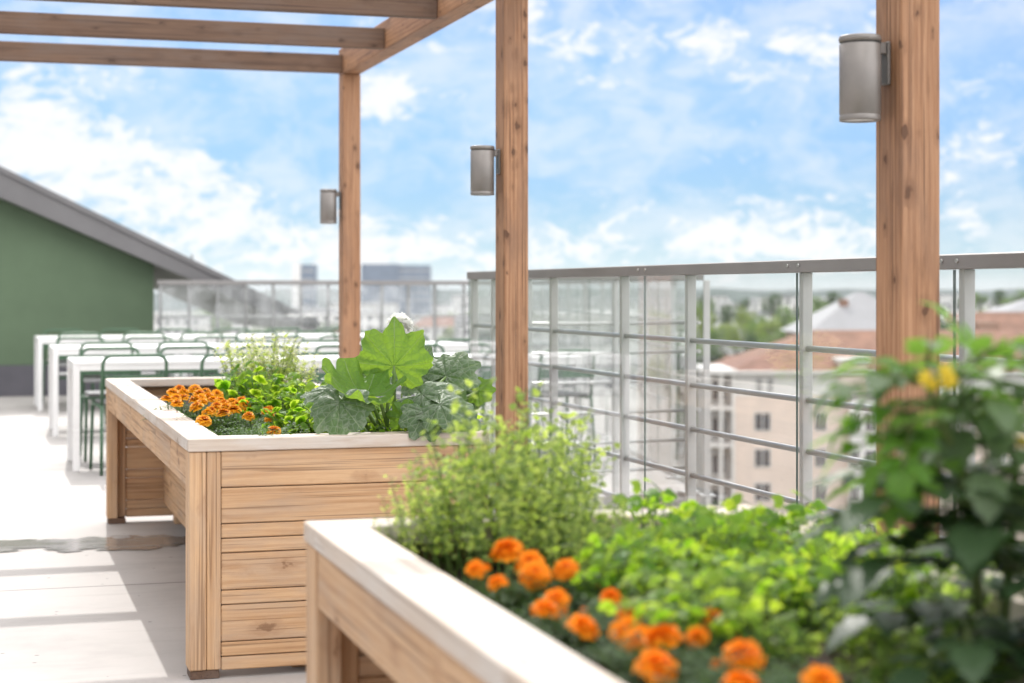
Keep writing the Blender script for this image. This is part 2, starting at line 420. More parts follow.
# local X of the near railing runs from the far corner towards the camera
yof = lambda Z: (Z - RX * ST) / CT
P0y = 9.30
post_s = [P0y - yof(Z) for Z in (9.70, 9.26, 8.33, 7.43, 6.75, 5.82, 4.88, 3.95, 3.05, 2.2)]
post_s[0] = 0.03
joint_s = [P0y - yof(Z) for Z in (7.14, 5.83, 4.90, 3.6, 2.4)]
BARS = (1.006, 0.835, 0.665, 0.488, 0.315, 0.15)
railing('glazed_railing', 'long grey metal railing with clear glass along the right edge of the terrace', (RX, P0y), (RX, -2.0), post_s, BARS, joints=joint_s)
LJ = math.hypot(1.44, 0.1)
railing('glazed_railing', 'short glazed return railing behind the far end of the long right railing', (RX + 0.07, P0y + 0.16), (4.10, 9.60), [0.35, 0.9, 1.38], BARS, joints=(0.72,), bolts=False)
Ld = math.hypot(2.1, 10.9)
railing('glazed_railing', 'slanting glazed railing seen through the glass beside the white tables', (6.2, 20.1), (4.12, 9.62), [0.04 + i * 0.985 for i in range(12)], BARS[:4], joints=[1.9 * i for i in range(1, 6)], bolts=False)
railing('glazed_railing', 'far glass balustrade standing next to the green gable wall', (2.04, 20.12), (6.10, 20.12), [0.04, 0.36, 0.68, 1.0, 1.32, 1.64, 1.96, 2.28, 2.6, 2.92, 3.24, 3.6, 4.0], (0.9,), top=1.31, rail_h=0.05, joints=[1.0, 2.0, 3.0], bolts=False, pw=(0.034, 0.036), pmat='rail_paint', gmat='glass_milky')

# ---------------------------------------------------------------- pergola
PX = 2.233
PG = thing('pergola', 'brown timber pergola of square posts, a long beam and cross rafters over the terrace', 'pergola', (PX, 10.77, 0))
posts_y = [10.77, 7.327, 3.915, 0.485, -2.95]
for y in posts_y:
    b = MB(); b.box((0.0, y - 10.77, 0.03), (0.112, y - 10.77 + 0.13, 2.549), 0.004); po = b.build('post', M['pergola'], PG)
    b = MB(); b.box((-0.012, y - 10.77 - 0.012, 0.0005), (0.124, y - 10.77 + 0.142, 0.0295), 0.003); b.build('post_shoe', M['rail_paint'], po)
for y in (10.77, 5.2, -0.3):
    b = MB(); b.box((-4.6, y - 10.77, 0.03), (-4.5, y - 10.77 + 0.115, 2.549), 0.004); b.build('post', M['pergola'], PG)
b = MB(); b.box((0.0, -14.2, 2.55), (0.112, 0.133, 2.715), 0.004); b.build('beam', M['pergola'], PG)
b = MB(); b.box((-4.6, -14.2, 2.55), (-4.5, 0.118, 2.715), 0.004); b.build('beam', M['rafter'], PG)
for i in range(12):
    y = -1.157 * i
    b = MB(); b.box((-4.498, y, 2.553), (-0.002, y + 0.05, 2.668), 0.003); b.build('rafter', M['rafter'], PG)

# ---------------------------------------------------------------- lamps on the posts
def lamp():
    g = thing('wall_lamp', '', 'lamp', group='cylinder lamps on the pergola posts')
    r, h = 0.052, 0.215; c = (-0.079, 0, 0)
    b = MB(); b.lathe([(0.0, 0.004), (0.040, 0.004), (0.044, 0.0), (r - 0.001, 0.0), (r, 0.002), (r, 0.013), (r - 0.0015, 0.0145), (r - 0.0015, 0.016), (r, 0.0175), (r, h - 0.022), (r - 0.001, h - 0.021)], c, 48); bd = b.build('housing', M['lamp'], g)
    b = MB(); b.lathe([(r - 0.004, h - 0.021), (r - 0.004, h - 0.016)], c, 40); b.build('gasket', M['lamp_dark'], bd)
    b = MB(); b.lathe([(r - 0.003, h - 0.016), (r + 0.0005, h - 0.0155), (r + 0.0005, h - 0.002), (r - 0.002, h), (0.036, h), (0.034, h - 0.004), (0.0, h - 0.004)], c, 48)
    for k in range(10):
        a = 2 * math.pi * (k + 0.5) / 10
        b.tube([(c[0] + (r - 0.002) * math.cos(a), (r - 0.002) * math.sin(a), h - 0.009), (c[0] + (r + 0.0018) * math.cos(a), (r + 0.0018) * math.sin(a), h - 0.009)], 0.0035, 8)
    b.build('top_ring', M['lamp'], g)
    b = MB(); b.lathe([(0.0, 0.0015), (0.038, 0.0015), (0.040, 0.003)][::-1], c, 32); b.build('lens', M['lens'], g)
    b = MB(); b.box((-0.010, -0.019, 0.093), (-0.0008, 0.019, h - 0.012), 0.003); b.box((-0.030, -0.015, h - 0.045), (-0.0105, 0.015, h - 0.014), 0.003); b.build('bracket', M['lamp'], g)
    return g
L0 = lamp()
lamp_lab = ['grey cylinder lamp high on the nearest and widest timber post', 'grey cylinder lamp on the middle timber post behind the herbs', 'small grey cylinder lamp on the farthest timber post below the beam corner']
for i, (y, z) in enumerate(((3.915, 1.627), (7.327, 1.616), (10.77, 1.615))):
    (L0 if i == 0 else dup(L0)).location = (PX, y + 0.065, z)
    o = L0 if i == 0 else bpy.data.objects['wall_lamp.%03d' % i]
    o['label'] = lamp_lab[i]

# ---------------------------------------------------------------- planters
PW, PL, PH = 0.955, 3.86, 0.742
def planter(loc, rz, label):
    g = thing('planter_box', label, 'planter', loc, rz, 'raised timber planters')
    ct = 0.04; cw = 0.108; zb = PH - ct; OH = 0.004
    b = MB()
    b.box((-OH, -OH, zb), (PW + OH, cw, PH), 0.003); b.box((-OH, PL - cw, zb), (PW + OH, PL + OH, PH), 0.003)
    for x0 in (-OH, PW + OH - cw):
        ys = [cw + 0.001, cw + 0.95, cw + 2.35, PL - cw - 0.001]
        for k, (y0, y1) in enumerate(zip(ys, ys[1:])): b.box((x0, y0 + 0.0006, zb), (x0 + cw, y1 - 0.0006, PH), 0.0025)
    b.build('rim', M['cap'], g)
    heights = [0.114, 0.112, 0.045, 0.045, 0.115, 0.045, 0.115, 0.045, 0.043]
    for ye, s in ((0.0, 1), (PL, -1)):
        def Y(a, b_): return (ye + s * a, ye + s * b_) if s > 0 else (ye + s * b_, ye + s * a)
        pn = MB(); z = zb
        for h in heights:
            y0, y1 = Y(0.003 + rnd(0, 0.0015), 0.034); pn.box((0.0985, y0, z - h + 0.0022), (PW - 0.0985, y1, z - 0.0004), 0.0032); z -= h
        pn.build('end_panel', M['planter'], g)
        for side in (0, 1):
            pp = MB(); sx = lambda a, c: (a, c) if side == 0 else (PW - c, PW - a)
            x0, x1 = sx(0.0, 0.052); y0, y1 = Y(0.0, 0.105); pp.box((x0, y0, 0.028), (x1, y1, zb - 0.0006), 0.0035)
            x0, x1 = sx(0.0535, 0.097); y0, y1 = Y(0.0015, 0.045); pp.box((x0, y0, 0.028), (x1, y1, zb - 0.0006), 0.0035)
            po = pp.build('corner_post', M['planter'], g)
            pp = MB(); x0, x1 = sx(0.004, 0.093); y0, y1 = Y(0.006, 0.10); pp.box((x0, y0, 0.0005), (x1, y1, 0.0275), 0.002, tint=1.0); pp.build('post_foot', M['rafter'], po)
    for side in (0, 1):
        fa = MB(); x0, x1 = (0.004, 0.036) if side == 0 else (PW - 0.036, PW - 0.004)
        ys = [0.106, 0.62, 1.15, 1.72, 2.3, 2.85, PL - 0.106]
        for y0, y1 in zip(ys, ys[1:]): fa.box((x0, y0 + 0.0006, zb - 0.115), (x1, y1 - 0.0006, zb - 0.0008), 0.0022)
        fa.build('fascia', M['planter'], g)
        ins = 0.29
        sp = MB(); x0, x1 = (ins, ins + 0.03) if side == 0 else (PW - ins - 0.03, PW - ins); z = zb - 0.118
        for h in (0.112, 0.045, 0.115, 0.045, 0.115, 0.06):
            sp.box((x0, 0.036, z - h + 0.002), (x1, PL - 0.036, z - 0.0005), 0.003); z -= h
        sp.build('side_panel', M['planter'], g)
    bs = MB(); bs.box((0.037, 0.036, zb - 0.1165), (PW - 0.037, PL - 0.036, zb - 0.097), 0.002); bs.build('bottom_board', M['planter'], g)
    for (x, y) in ((PW * 0.40, 0.10), (PW * 0.62, 0.10), (PW * 0.40, PL - 0.2), (PW * 0.62, PL - 0.2)):
        ft = MB(); ft.box((x - 0.05, y, 0.0005), (x + 0.05, y + 0.1, 0.047), 0.003); ft.build('foot', M['planter'], g)
    return g
PR = -R(0.5)
c1 = at(188, 440, 5.386)
PA = (c1.x + 0.004, c1.y + 0.004, 0)
planter(PA, PR, 'rear timber planter holding the big squash plant and small marigolds')
c2 = at(304, 521, 3.48)
axv = Vector((-math.sin(PR), math.cos(PR), 0))
q = Vector((c2.x, c2.y, 0)) - axv * PL
PB = (q.x + 0.004, q.y, 0)
planter(PB, PR, 'near timber planter in front with orange marigolds, herbs and tomato plant')
def soil(pa, label):
    b = MB(); n, mth = 26, 90; g = []
    ca, sa = math.cos(PR), math.sin(PR)
    for i in range(n + 1):
        row = []
        for j in range(mth + 1):
            x = 0.038 + (PW - 0.076) * i / n; y = 0.04 + (PL - 0.08) * j / mth
            z = 0.655 + 0.022 * mnoise.noise(Vector((x * 6, y * 6, pa[1]))) + 0.012 * mnoise.noise(Vector((x * 25, y * 25, 3)))
            row.append(b.vert((pa[0] + x * ca - y * sa, pa[1] + x * sa + y * ca, z)))
        g.append(row)
    for i in range(n):
        for j in range(mth): b.face((g[i][j], g[i + 1][j], g[i + 1][j + 1], g[i][j + 1]), 0, True)
    o = b.build('potting_soil', M['soil']); tag(o, label, 'soil', kind='stuff')
soil(PA, 'dark potting soil filling the rear timber planter')
soil(PB, 'dark crumbly potting soil filling the near timber planter')

# ---------------------------------------------------------------- tables and chairs
def table(Lx, D=0.8):
    g = thing('dining_table', '', 'table', group='white tables in rows')
    b = MB(); b.box((0, 0, 0.702), (Lx, D, 0.727), 0.003); b.build('table_top', M['table'], g)
    b = MB()
    b.box((0.046, 0.004, 0.665), (Lx - 0.046, 0.024, 0.7015), 0.002); b.box((0.046, D - 0.024, 0.665), (Lx - 0.046, D - 0.004, 0.7015), 0.002)
    b.box((0.004, 0.046, 0.665), (0.024, D - 0.046, 0.7015), 0.002); b.box((Lx - 0.024, 0.046, 0.665), (Lx - 0.004, D - 0.046, 0.7015), 0.002)
    b.build('apron', M['table'], g)
    for x in (0, Lx - 0.045):
        for y in (0, D - 0.045):
            b = MB(); b.box((x, y, 0.001), (x + 0.045, y + 0.045, 0.7012), 0.003); b.build('leg', M['table'], g)
    return g
def chair():
    g = thing('metal_chair', '', 'chair', group='green chairs around the white tables')
    hw, r = 0.205, 0.0115
    def arc(c, a0, a1, rr, n=6): return [Vector((c[0] + rr * math.cos(R(a0 + (a1 - a0) * i / n)), 0, c[1] + rr * math.sin(R(a0 + (a1 - a0) * i / n)))) for i in range(n + 1)]
    top = 0.775; rr = 0.06
    pts = [Vector((-hw, 0, 0.452))] + arc((-hw + rr, top - rr), 180, 90, rr) + arc((hw - rr, top - rr), 90, 0, rr) + [Vector((hw, 0, 0.452))]
    for p in pts: p.y = -0.06 * max(0, (p.z - 0.45) / 0.34)
    b = MB(); b.tube(pts, r, 10); bf = b.build('back_frame', M['chair'], g)
    b = MB(); b.box((-hw + 0.012, -0.030, 0.585), (hw - 0.012, -0.022, 0.645), 0.003); b.build('back_slat', M['chair'], bf)
    for s in (-1, 1):
        b = MB(); b.tube([(s * (hw + 0.01), -0.05, 0.001), (s * hw, 0.0, 0.4515)], r, 10); b.build('leg', M['chair'], g)
        b = MB(); b.tube([(s * (hw + 0.01), 0.42, 0.001), (s * hw, 0.40, 0.43)], r, 10); b.build('leg', M['chair'], g)
    b = MB()
    b.tube([(-hw, 0.0, 0.44), (-hw, 0.40, 0.44)], 0.010, 8); b.tube([(hw, 0.0, 0.44), (hw, 0.40, 0.44)], 0.010, 8); b.tube([(-hw, 0.40, 0.4405), (hw, 0.40, 0.4405)], 0.010, 8)
    b.build('seat_frame', M['chair'], g)
    b = MB(); b.box((-hw + 0.012, 0.012, 0.448), (hw - 0.012, 0.395, 0.472), 0.008); b.build('seat', M['cushion'], g)
    return g
rowname = ['nearest', 'middle', 'farthest']
ordn = ['first', 'second', 'third', 'fourth', 'fifth', 'sixth']
T0 = table(1.76); C0 = chair(); usedT = usedC = False
rows_y = [11.91, 14.80, 18.0]
for ri, ty in enumerate(rows_y):
    for k in range(2):
        t = T0 if not usedT else dup(T0); usedT = True
        t.location = (0.661 + 1.79 * k, ty + rnd(-.015, .015), 0); t.rotation_euler = (0, 0, rnd(-.008, .008))
        t['label'] = ('left' if k == 0 else 'right') + ' one of two white metal tables in the %s row' % rowname[ri]
    for side in (0, 1):
        for k in range(6):
            c = C0 if not usedC else dup(C0); usedC = True
            x = 1.06 + 0.585 * k + rnd(-0.03, 0.03) + (0.0 if side == 0 else -0.08)
            if side == 0: c.location = (x, ty - 0.27 + rnd(-0.03, 0.05), 0); c.rotation_euler = (0, 0, rnd(-0.14, 0.14))
            else: c.location = (x, ty + 1.16 + rnd(-0.05, 0.04), 0); c.rotation_euler = (0, 0, math.pi + rnd(-0.14, 0.14))
            c['label'] = 'green tubular chair, %s from left on %s side of %s white table row' % (ordn[k], 'near' if side == 0 else 'far', rowname[ri])
# ================================================================ PLANTS
M['leaf_bright'] = leaf('bright_leaf', (0.055, 0.15, 0.012), (0.23, 0.35, 0.035), (0.26, 0.58, 0.015), (0.80, 0.93, 0.10), 0.45, 0.3, 0.55)
M['leaf_herb'] = leaf('herb_leaf', (0.07, 0.15, 0.025), (0.23, 0.32, 0.07), (0.26, 0.48, 0.04), (0.68, 0.80, 0.16), 0.5, 0.3, 0.55)
M['leaf_dill'] = leaf('dill_leaf', (0.14, 0.23, 0.05), (0.34, 0.42, 0.13), (0.44, 0.62, 0.06), (0.78, 0.86, 0.24), 0.5, 0.3, 0.58)
M['leaf_oreg'] = leaf('oregano_leaf', (0.20, 0.28, 0.07), (0.42, 0.48, 0.17), (0.60, 0.76, 0.12), (0.85, 0.92, 0.32), 0.5, 0.3, 0.55)
M['leaf_mari'] = leaf('marigold_leaf', (0.022, 0.06, 0.014), (0.06, 0.115, 0.03), (0.10, 0.22, 0.02), (0.18, 0.32, 0.03), 0.6, 0.25, 0.4)
M['leaf_tom'] = leaf('tomato_leaf', (0.025, 0.058, 0.022), (0.06, 0.105, 0.045), (0.07, 0.19, 0.012), (0.15, 0.30, 0.025), 0.45, 0.4, 0.32, mscale=18)
M['leaf_tomm'] = leaf('grey_tomato_leaf', (0.075, 0.125, 0.055), (0.15, 0.21, 0.11), (0.16, 0.36, 0.03), (0.28, 0.48, 0.06), 0.42, 0.45, 0.4, mscale=18)
M['leaf_tomb'] = leaf('young_tomato_leaf', (0.08, 0.19, 0.03), (0.15, 0.27, 0.045), (0.28, 0.62, 0.02), (0.44, 0.76, 0.04), 0.45, 0.35, 0.45)
M['leaf_sq'] = leaf('squash_leaf', (0.06, 0.11, 0.045), (0.10, 0.155, 0.07), (0.09, 0.20, 0.03), (0.15, 0.28, 0.04), 0.5, 0.35, 0.3, mott=(0.26, 0.30, 0.23, 0.6), mscale=22)
M['leaf_sqy'] = leaf('young_squash_leaf', (0.07, 0.17, 0.022), (0.11, 0.22, 0.03), (0.24, 0.42, 0.03), (0.36, 0.52, 0.06), 0.5, 0.25, 0.45, mott=(0.15, 0.26, 0.06, 0.2), mscale=22)
M['bloom_white'] = leaf('white_petal', (0.78, 0.78, 0.74), (0.82, 0.82, 0.80), (0.85, 0.85, 0.8), (0.85, 0.85, 0.8), 0.6, 0.2, 0.5)
M['bloom_cream'] = leaf('cream_petal', (0.58, 0.58, 0.34), (0.74, 0.72, 0.52), (0.6, 0.6, 0.3), (0.7, 0.7, 0.5), 0.6, 0.2, 0.35)
M['bloom_yellow'] = leaf('yellow_petal', (0.75, 0.55, 0.04), (0.80, 0.62, 0.08), (0.8, 0.6, 0.05), (0.8, 0.65, 0.05), 0.6, 0.2, 0.4)
def petal_mat(name, inner, midc, outer, tr):
    k = N(name); t = k.attr('tint').outputs['Fac']
    oc = k.n('TexCoord').outputs['Object']
    nz = k.noise(oc, 120, 3, 0.6)
    orn = k.n('ObjectInfo').outputs['Random']
    c = k.ramp(k.math('ADD', k.math('ADD', t, k.math('MULTIPLY', k.math('SUBTRACT', orn, 0.5), 0.3)), k.math('MULTIPLY', k.math('SUBTRACT', nz, 0.5), 0.35)), [(0.14, inner), (0.40, midc), (0.68, outer)])
    a = k.bsdf(c, 0.55, 0, None, 0.25)
    b = k.n('BsdfTranslucent', {'Color': k.mix(1.0, c, tr, 'MULTIPLY')}).outputs[0]
    return k.done(k.n('MixShader', {0: 0.42, 1: a, 2: b}).outputs[0])
M['petal_bi'] = petal_mat('bicolour_petal', (0.28, 0.025, 0.005), (0.60, 0.13, 0.006), (0.85, 0.42, 0.015), (1.0, 0.9, 0.7))
M['petal_or'] = petal_mat('orange_petal', (0.74, 0.13, 0.003), (0.90, 0.235, 0.005), (0.93, 0.35, 0.01), (1.0, 0.75, 0.4))

def frame(d, up=Vector((0, 0, 1))):
    d = Vector(d).normalized(); s = d.cross(up)
    if s.length < 1e-3: s = Vector((1, 0, 0))
    s.normalize(); return d, s, s.cross(d).normalized()

def blade(mb, base, d, L, W, up=Vector((0, 0, 1)), droop=0.3, fold=0.25, segs=3, m=0, tint=None, roll=0.0, tooth=0.0, shape=0.8):
    """leaf blade with a folded midrib that curves down along its length"""
    d, s, u = frame(d, up)
    if roll: q = Matrix.Rotation(roll, 3, d); s = q @ s; u = q @ u
    t = rnd(0, 1) if tint is None else tint
    p = Vector(base); dirv = d.copy(); prev = None
    for i in range(segs + 1):
        f = i / segs
        hw = 0.5 * W * (math.sin(math.pi * min(1, max(0.0, f ** shape))) ** 0.85 if 0 < f < 1 else 0.0)
        if tooth and i % 2: hw *= 1 + tooth
        un = u
        c = mb.vert(p, (0, f, 0), t)
        if hw > 0:
            l = mb.vert(p - s * hw + un * hw * fold, (0, f, 0), t); r = mb.vert(p + s * hw + un * hw * fold, (0, f, 0), t)
            cur = (l, c, r)
        else: cur = (c, c, c)
        if prev is not None:
            a, b = prev, cur
            for (x0, x1, y0, y1) in ((a[0], a[1], b[0], b[1]), (a[1], a[2], b[1], b[2])):
                ids = []
                for q_ in (x0, x1, y1, y0):
                    if q_ not in ids: ids.append(q_)
                if len(ids) >= 3: mb.face(ids, m, True)
        prev = cur
        step = L / segs
        dirv = (dirv - u * (droop / segs)).normalized() if droop else dirv
        p = p + dirv * step
    return p

def trifoil(mb, base, d, L, m=0, tint=None, n=3, up=Vector((0, 0, 1)), droop=0.4):
    """small lobed herb leaf: a few wedge-shaped leaflets fanning from one point"""
    q_ = Matrix.Rotation(rnd(-1.0, 1.0), 3, Vector(d).normalized()); d, s, u = frame(d, up); s = q_ @ s; u = q_ @ u; t = rnd(0, 1) if tint is None else tint
    for k in range(n):
        a = (k - (n - 1) / 2) * (2.1 / n)
        dd = d * math.cos(a) + s * math.sin(a)
        blade(mb, base, dd, L * (1.0 if k == n // 2 else 0.8), L * 0.62, up=u, droop=droop, fold=rnd(0.0, 0.3), segs=3, m=m, tint=min(1, max(0, t + rnd(-.12, .12))), shape=1.35)

def flower_mesh(name, mat, Rf, rings, frill=0.15, dens=1.0, hdome=0.5):
    mb = MB()
    for j in range(rings):
        fj = j / (rings - 1)                # 0 inner .. 1 outer
        ro = Rf * (0.38 + 0.62 * fj); n = int((7 + 9 * fj) * dens)
        el = R(78 - 74 * fj); z0 = Rf * hdome * (1 - fj) * 0.55
        for k in range(n):
            a = 2 * math.pi * (k + 0.5 * (j % 2) + rnd(-.2, .2)) / n
            e = el + rnd(-.15, .15); rd = Vector((math.cos(a), math.sin(a), 0)); tn = Vector((-math.sin(a), math.cos(a), 0))
            wv = 2 * math.pi * ro / n * rnd(1.0, 1.5) * 0.62
            base = rd * Rf * 0.06 + Vector((0, 0, z0 * 0.4))
            prev = None; L = ro * rnd(0.9, 1.08); p = base.copy(); ang = e
            for i in range(4):
                f = i / 3; hw = wv * (0.25 + 0.75 * f) * (0.8 if i == 3 else 1)
                off = Vector((0, 0, 1)) * (rnd(-frill, frill) * hw if i >= 2 else 0)
                tt = f * (0.75 + 0.25 * fj) + rnd(-.06, .06)
                cur = [mb.vert(p - tn * hw + off, None, tt), mb.vert(p + Vector((0, 0, -hw * .22)), None, tt), mb.vert(p + tn * hw - off, None, tt)]
                if prev:
                    for q in (0, 1): mb.face((prev[q], prev[q + 1], cur[q + 1], cur[q]), 0, True)
                prev = cur
                ang -= 0.22
                p = p + (rd * math.cos(ang) + Vector((0, 0, 1)) * math.sin(ang)) * (L / 3)
    # calyx
    mb2 = MB()
    me = mb.mesh(name, [mat, M['stem']])
    return me
FB = [flower_mesh('flower_head', M['petal_bi'], 0.021, 5, 0.5, 1.0, 0.7) for _ in range(3)]
FO = [flower_mesh('flower_head', M['petal_or'], 0.0275, 6, 0.8, 1.15, 0.75) for _ in range(3)]

def stemleaf(mb, p0, p1, n, leaf, mleaf=0, mstem=1, r=0.0022, jit=0.4, start=0.25):
    """curved stem with leaves set along it"""
    p0 = Vector(p0); p1 = Vector(p1); bow = Vector((rnd(-.2, .2), rnd(-.2, .2), 0)) * (p1 - p0).length * 0.5
    pt = lambda f: p0.lerp(p1, f) + bow * (4 * f * (1 - f)) * 0.5
    mb.tube([pt(0), pt(0.5), pt(1)], [r, r * .8, r * .5], 5, mstem, rnd(0, 1), cap=False)
    for i in range(n):
        f = start + (1 - start) * (i + rnd(0, 1)) / n; a = i * 2.4 + rnd(-jit, jit)
        leaf(mb, pt(min(f, 1)), Vector((math.cos(a), math.sin(a), rnd(-0.35, 1.1))), f)

# ---- foliage cushions of the marigolds
def marigold_foliage(rad, h, nst):
    mb = MB()
    def lf(m_, p, d, f):
        d, s, u = frame(d); L = rnd(0.035, 0.06)
        for k in range(7):                       # pinnate, narrow leaflets
            g = (k // 2 + 0.6) / 4; sd = (-1 if k % 2 else 1) if k < 6 else 0
            q = p + d * (L * g) - Vector((0, 0, 0.2 * L * g * g))
            dd = (d * 0.7 + s * sd * 0.9) if sd else d
            blade(m_, q, dd, L * 0.42, L * 0.13, droop=0.4, fold=0.3, segs=2, tint=None)
    for i in range(nst):
        a = i * 2.4; r_ = rad * math.sqrt((i + .5) / nst)
        stemleaf(mb, (r_ * .35 * math.cos(a), r_ * .35 * math.sin(a), 0), (r_ * math.cos(a), r_ * math.sin(a), h * rnd(.65, 1.0)), 9, lf, 0, 1, 0.002, start=0.15)
    return mb.mesh('foliage', [M['leaf_mari'], M['stem']])
MF = [marigold_foliage(0.10, 0.105, 20) for _ in range(3)]
def marigold(base, flowers, label, heads, group, scale=1.0, hs=(1.05, 1.35), fh=0.9):
    g = thing('marigold_plant', label, 'flower', base, 0, group)
    fo = link('foliage', random.choice(MF), g); fo.scale = (scale, scale, scale * fh); fo.rotation_euler = (0, 0, rnd(0, 6))
    inv = Matrix.Rotation(-g.rotation_euler.z, 4, 'Z')
    for p in flowers:
        lp = inv @ (Vector(p) - Vector(base))
        o = link('flower_head', random.choice(heads), g, lp)
        o.rotation_euler = (Matrix.Rotation(rnd(-.1, .75), 3, 'X') @ Matrix.Rotation(rnd(-.45, .45), 3, 'Y') @ Matrix.Rotation(rnd(0, 6), 3, 'Z')).to_euler(); s = rnd(*hs); o.scale = (s, s, s * rnd(.9, 1.1))
        st = MB(); st.tube([(lp.x * .4, lp.y * .4, 0.02), (lp.x * .8, lp.y * .8, lp.z * .6), (lp.x, lp.y, lp.z + .002)], [0.0022, 0.002, 0.0028], 6, 0, 0.5, cap=False)
        st.build('flower_stem', M['stem'], g)
    return g

# rear planter: little bicoloured marigolds, measured in the photo
rear = [(115,195),(160,150),(200,130),(225,185),(185,220),(305,125),(340,160),(375,145),(305,195),(355,215),(315,245),(400,180),(455,165),(500,230),(560,215),(630,205),(655,238),(575,265),(500,290),(420,275),(370,340),(390,290),(445,265),(675,310),(800,270),(830,320),(845,412),(232,150),(480,205),(180,190),(345,190),(430,200),(520,250),(600,235),(455,245)]
def rearpos(x, y):
    px = 150 + x / 6.83; py = 370 + y / 6.83
    Z = 5.62 + (430 - py) / 42 * 1.45
    return at(px, py, Z)
groups = [([0,1,2,3,4,27,29],'bicoloured marigold clump nearest the back left edge of the rear planter'),
          ([5,6,7,8,9,10,11,30],'bicoloured marigold clump second from the left rim of the rear planter'),
          ([12,13,14,15,16,17,28,31,32,33],'bicoloured marigold clump with the most blooms, in the middle of the row'),
          ([18,19,20,21,22,34],'low bicoloured marigold clump leaning at the front left corner of the rear planter'),
          ([23,24,25],'sparse bicoloured marigold clump beside the pale green leaves'),
          ([26],'marigold with a single dark orange bloom over the front rim')]
for ids, lab in groups:
    ps = [rearpos(*rear[i]) for i in ids]
    c = sum(ps, Vector()) / len(ps)
    marigold((c.x, c.y, 0.655), ps, lab, FB, 'small marigolds in the rear planter', 1.12)
# two extra foliage cushions filling between
for k, (px, py, Z, lab) in enumerate(((225, 425, 5.72, 'dark flowerless marigold cushion just behind the front rim corner'), (258, 425, 5.75, 'dark flowerless marigold cushion left of the drooping squash leaf'))):
    p = at(px, py, Z); g = marigold((p.x, p.y, 0.655), [], lab, FB, 'small marigolds in the rear planter', 1.0)

# near planter: big orange marigolds
near = [(507,549,2.98),(530,562,2.92),(535,573,2.88),(497,582,2.76),(476,568,2.84),(566,568,2.9),(555,598,2.66),(545,609,2.6),(584,626,2.5),(611,596,2.66),(633,612,2.58),(630,632,2.5),(662,636,2.4),(658,665,2.28),(714,620,2.48),(697,636,2.4),(744,655,2.3),(742,681,2.16),(822,681,2.14),(640,640,2.42)]
groups = [([0,1,2,3,4],'orange marigold farthest back, beside the feathery herbs'),
          ([5],'orange marigold with one large bloom right of the farthest one'),
          ([6,7,8],'orange marigold close to the pale rim in the middle of the row'),
          ([9,10,11],'orange marigold with reddish buds behind the middle one'),
          ([12,13,19],'orange marigold with two stacked blooms over the rim'),
          ([14,15],'orange marigold standing among the light green herbs'),
          ([16,17],'orange marigold nearest the bottom edge with dark leaves'),
          ([18],'orange marigold farthest right, on bare soil')]
for ids, lab in groups:
    ps = [at(*near[i]) for i in ids]; c = sum(ps, Vector()) / len(ps)
    g = marigold((c.x, c.y, 0.655), ps, lab, FO, 'large orange marigolds in the near planter', 0.95, (0.82, 1.08), 0.72)
    for q_ in range(3):
        bp = ps[0] + Vector((rnd(-.06, .06), rnd(-.06, .06), rnd(-.035, -.01))) - Vector(g.location)
        bo = link('bud', random.choice(FO), g, bp); bo.scale = (.26, .26, .5); bo.rotation_euler = (rnd(-.3, .3), rnd(-.3, .3), rnd(0, 6))
    for o, i in zip([x for x in g.children if x.name.startswith('flower_head')], ids):
        o.rotation_euler.x += rnd(-.35, .35)
        if i in (4, 9, 15, 3): o.scale = (0.62, 0.62, 0.75)
        if i in (12, 13, 16): o.scale = (1.08, 1.08, 1.1)

# ---- herb plants
def herb_mesh(name, nst, rad, h, nleaf, L, mat, n3=3, lean=0.6, r=0.0018, droop=0.4):
    mb = MB()
    def lf(m_, p, d, f):
        q = p + Vector(d).normalized() * L * 0.9
        m_.tube([p, q], 0.0009, 4, 1, 0.5, cap=False)
        trifoil(m_, q, d, L * rnd(.7, 1.2), 0, None, n3, droop=droop)
    for i in range(nst):
        a = i * 2.4 + rnd(-.3, .3); r_ = rad * math.sqrt((i + .5) / nst)
        stemleaf(mb, (r_ * .3 * math.cos(a), r_ * .3 * math.sin(a), 0), (r_ * math.cos(a), r_ * math.sin(a), h * rnd(.6, 1.0)), nleaf, lf, 0, 1, r, start=0.3)
    return mb.mesh(name, [mat, M['stem']])
PAR = [herb_mesh('parsley_plant', 18, 0.09, 0.125, 6, 0.025, M['leaf_bright']) for _ in range(4)]
CRE = [herb_mesh('herb_plant', 16, 0.08, 0.12, 6, 0.023, M['leaf_herb']) for _ in range(3)]
DIL = [herb_mesh('tall_herb', 9, 0.15, 0.36, 27, 0.0165, M['leaf_dill'], 3, r=0.0017, droop=0.2) for _ in range(4)]
NAS = [herb_mesh('leafy_plant', 16, 0.10, 0.15, 5, 0.040, M['leaf_bright'], 5, droop=0.35) for _ in range(3)]

def local(pa, x, y, z=0.655):
    ca, sa = math.cos(PR), math.sin(PR); return Vector((pa[0] + x * ca - y * sa, pa[1] + x * sa + y * ca, z))
cnt = {}
def plant(me, name, p, label, cat, group, s):
    o = link(name, me, None, p); o.rotation_euler = (rnd(-.1, .1), rnd(-.1, .1), rnd(0, 6)); o.scale = (s, s, s * rnd(.9, 1.15))
    return tag(o, label, cat, group)
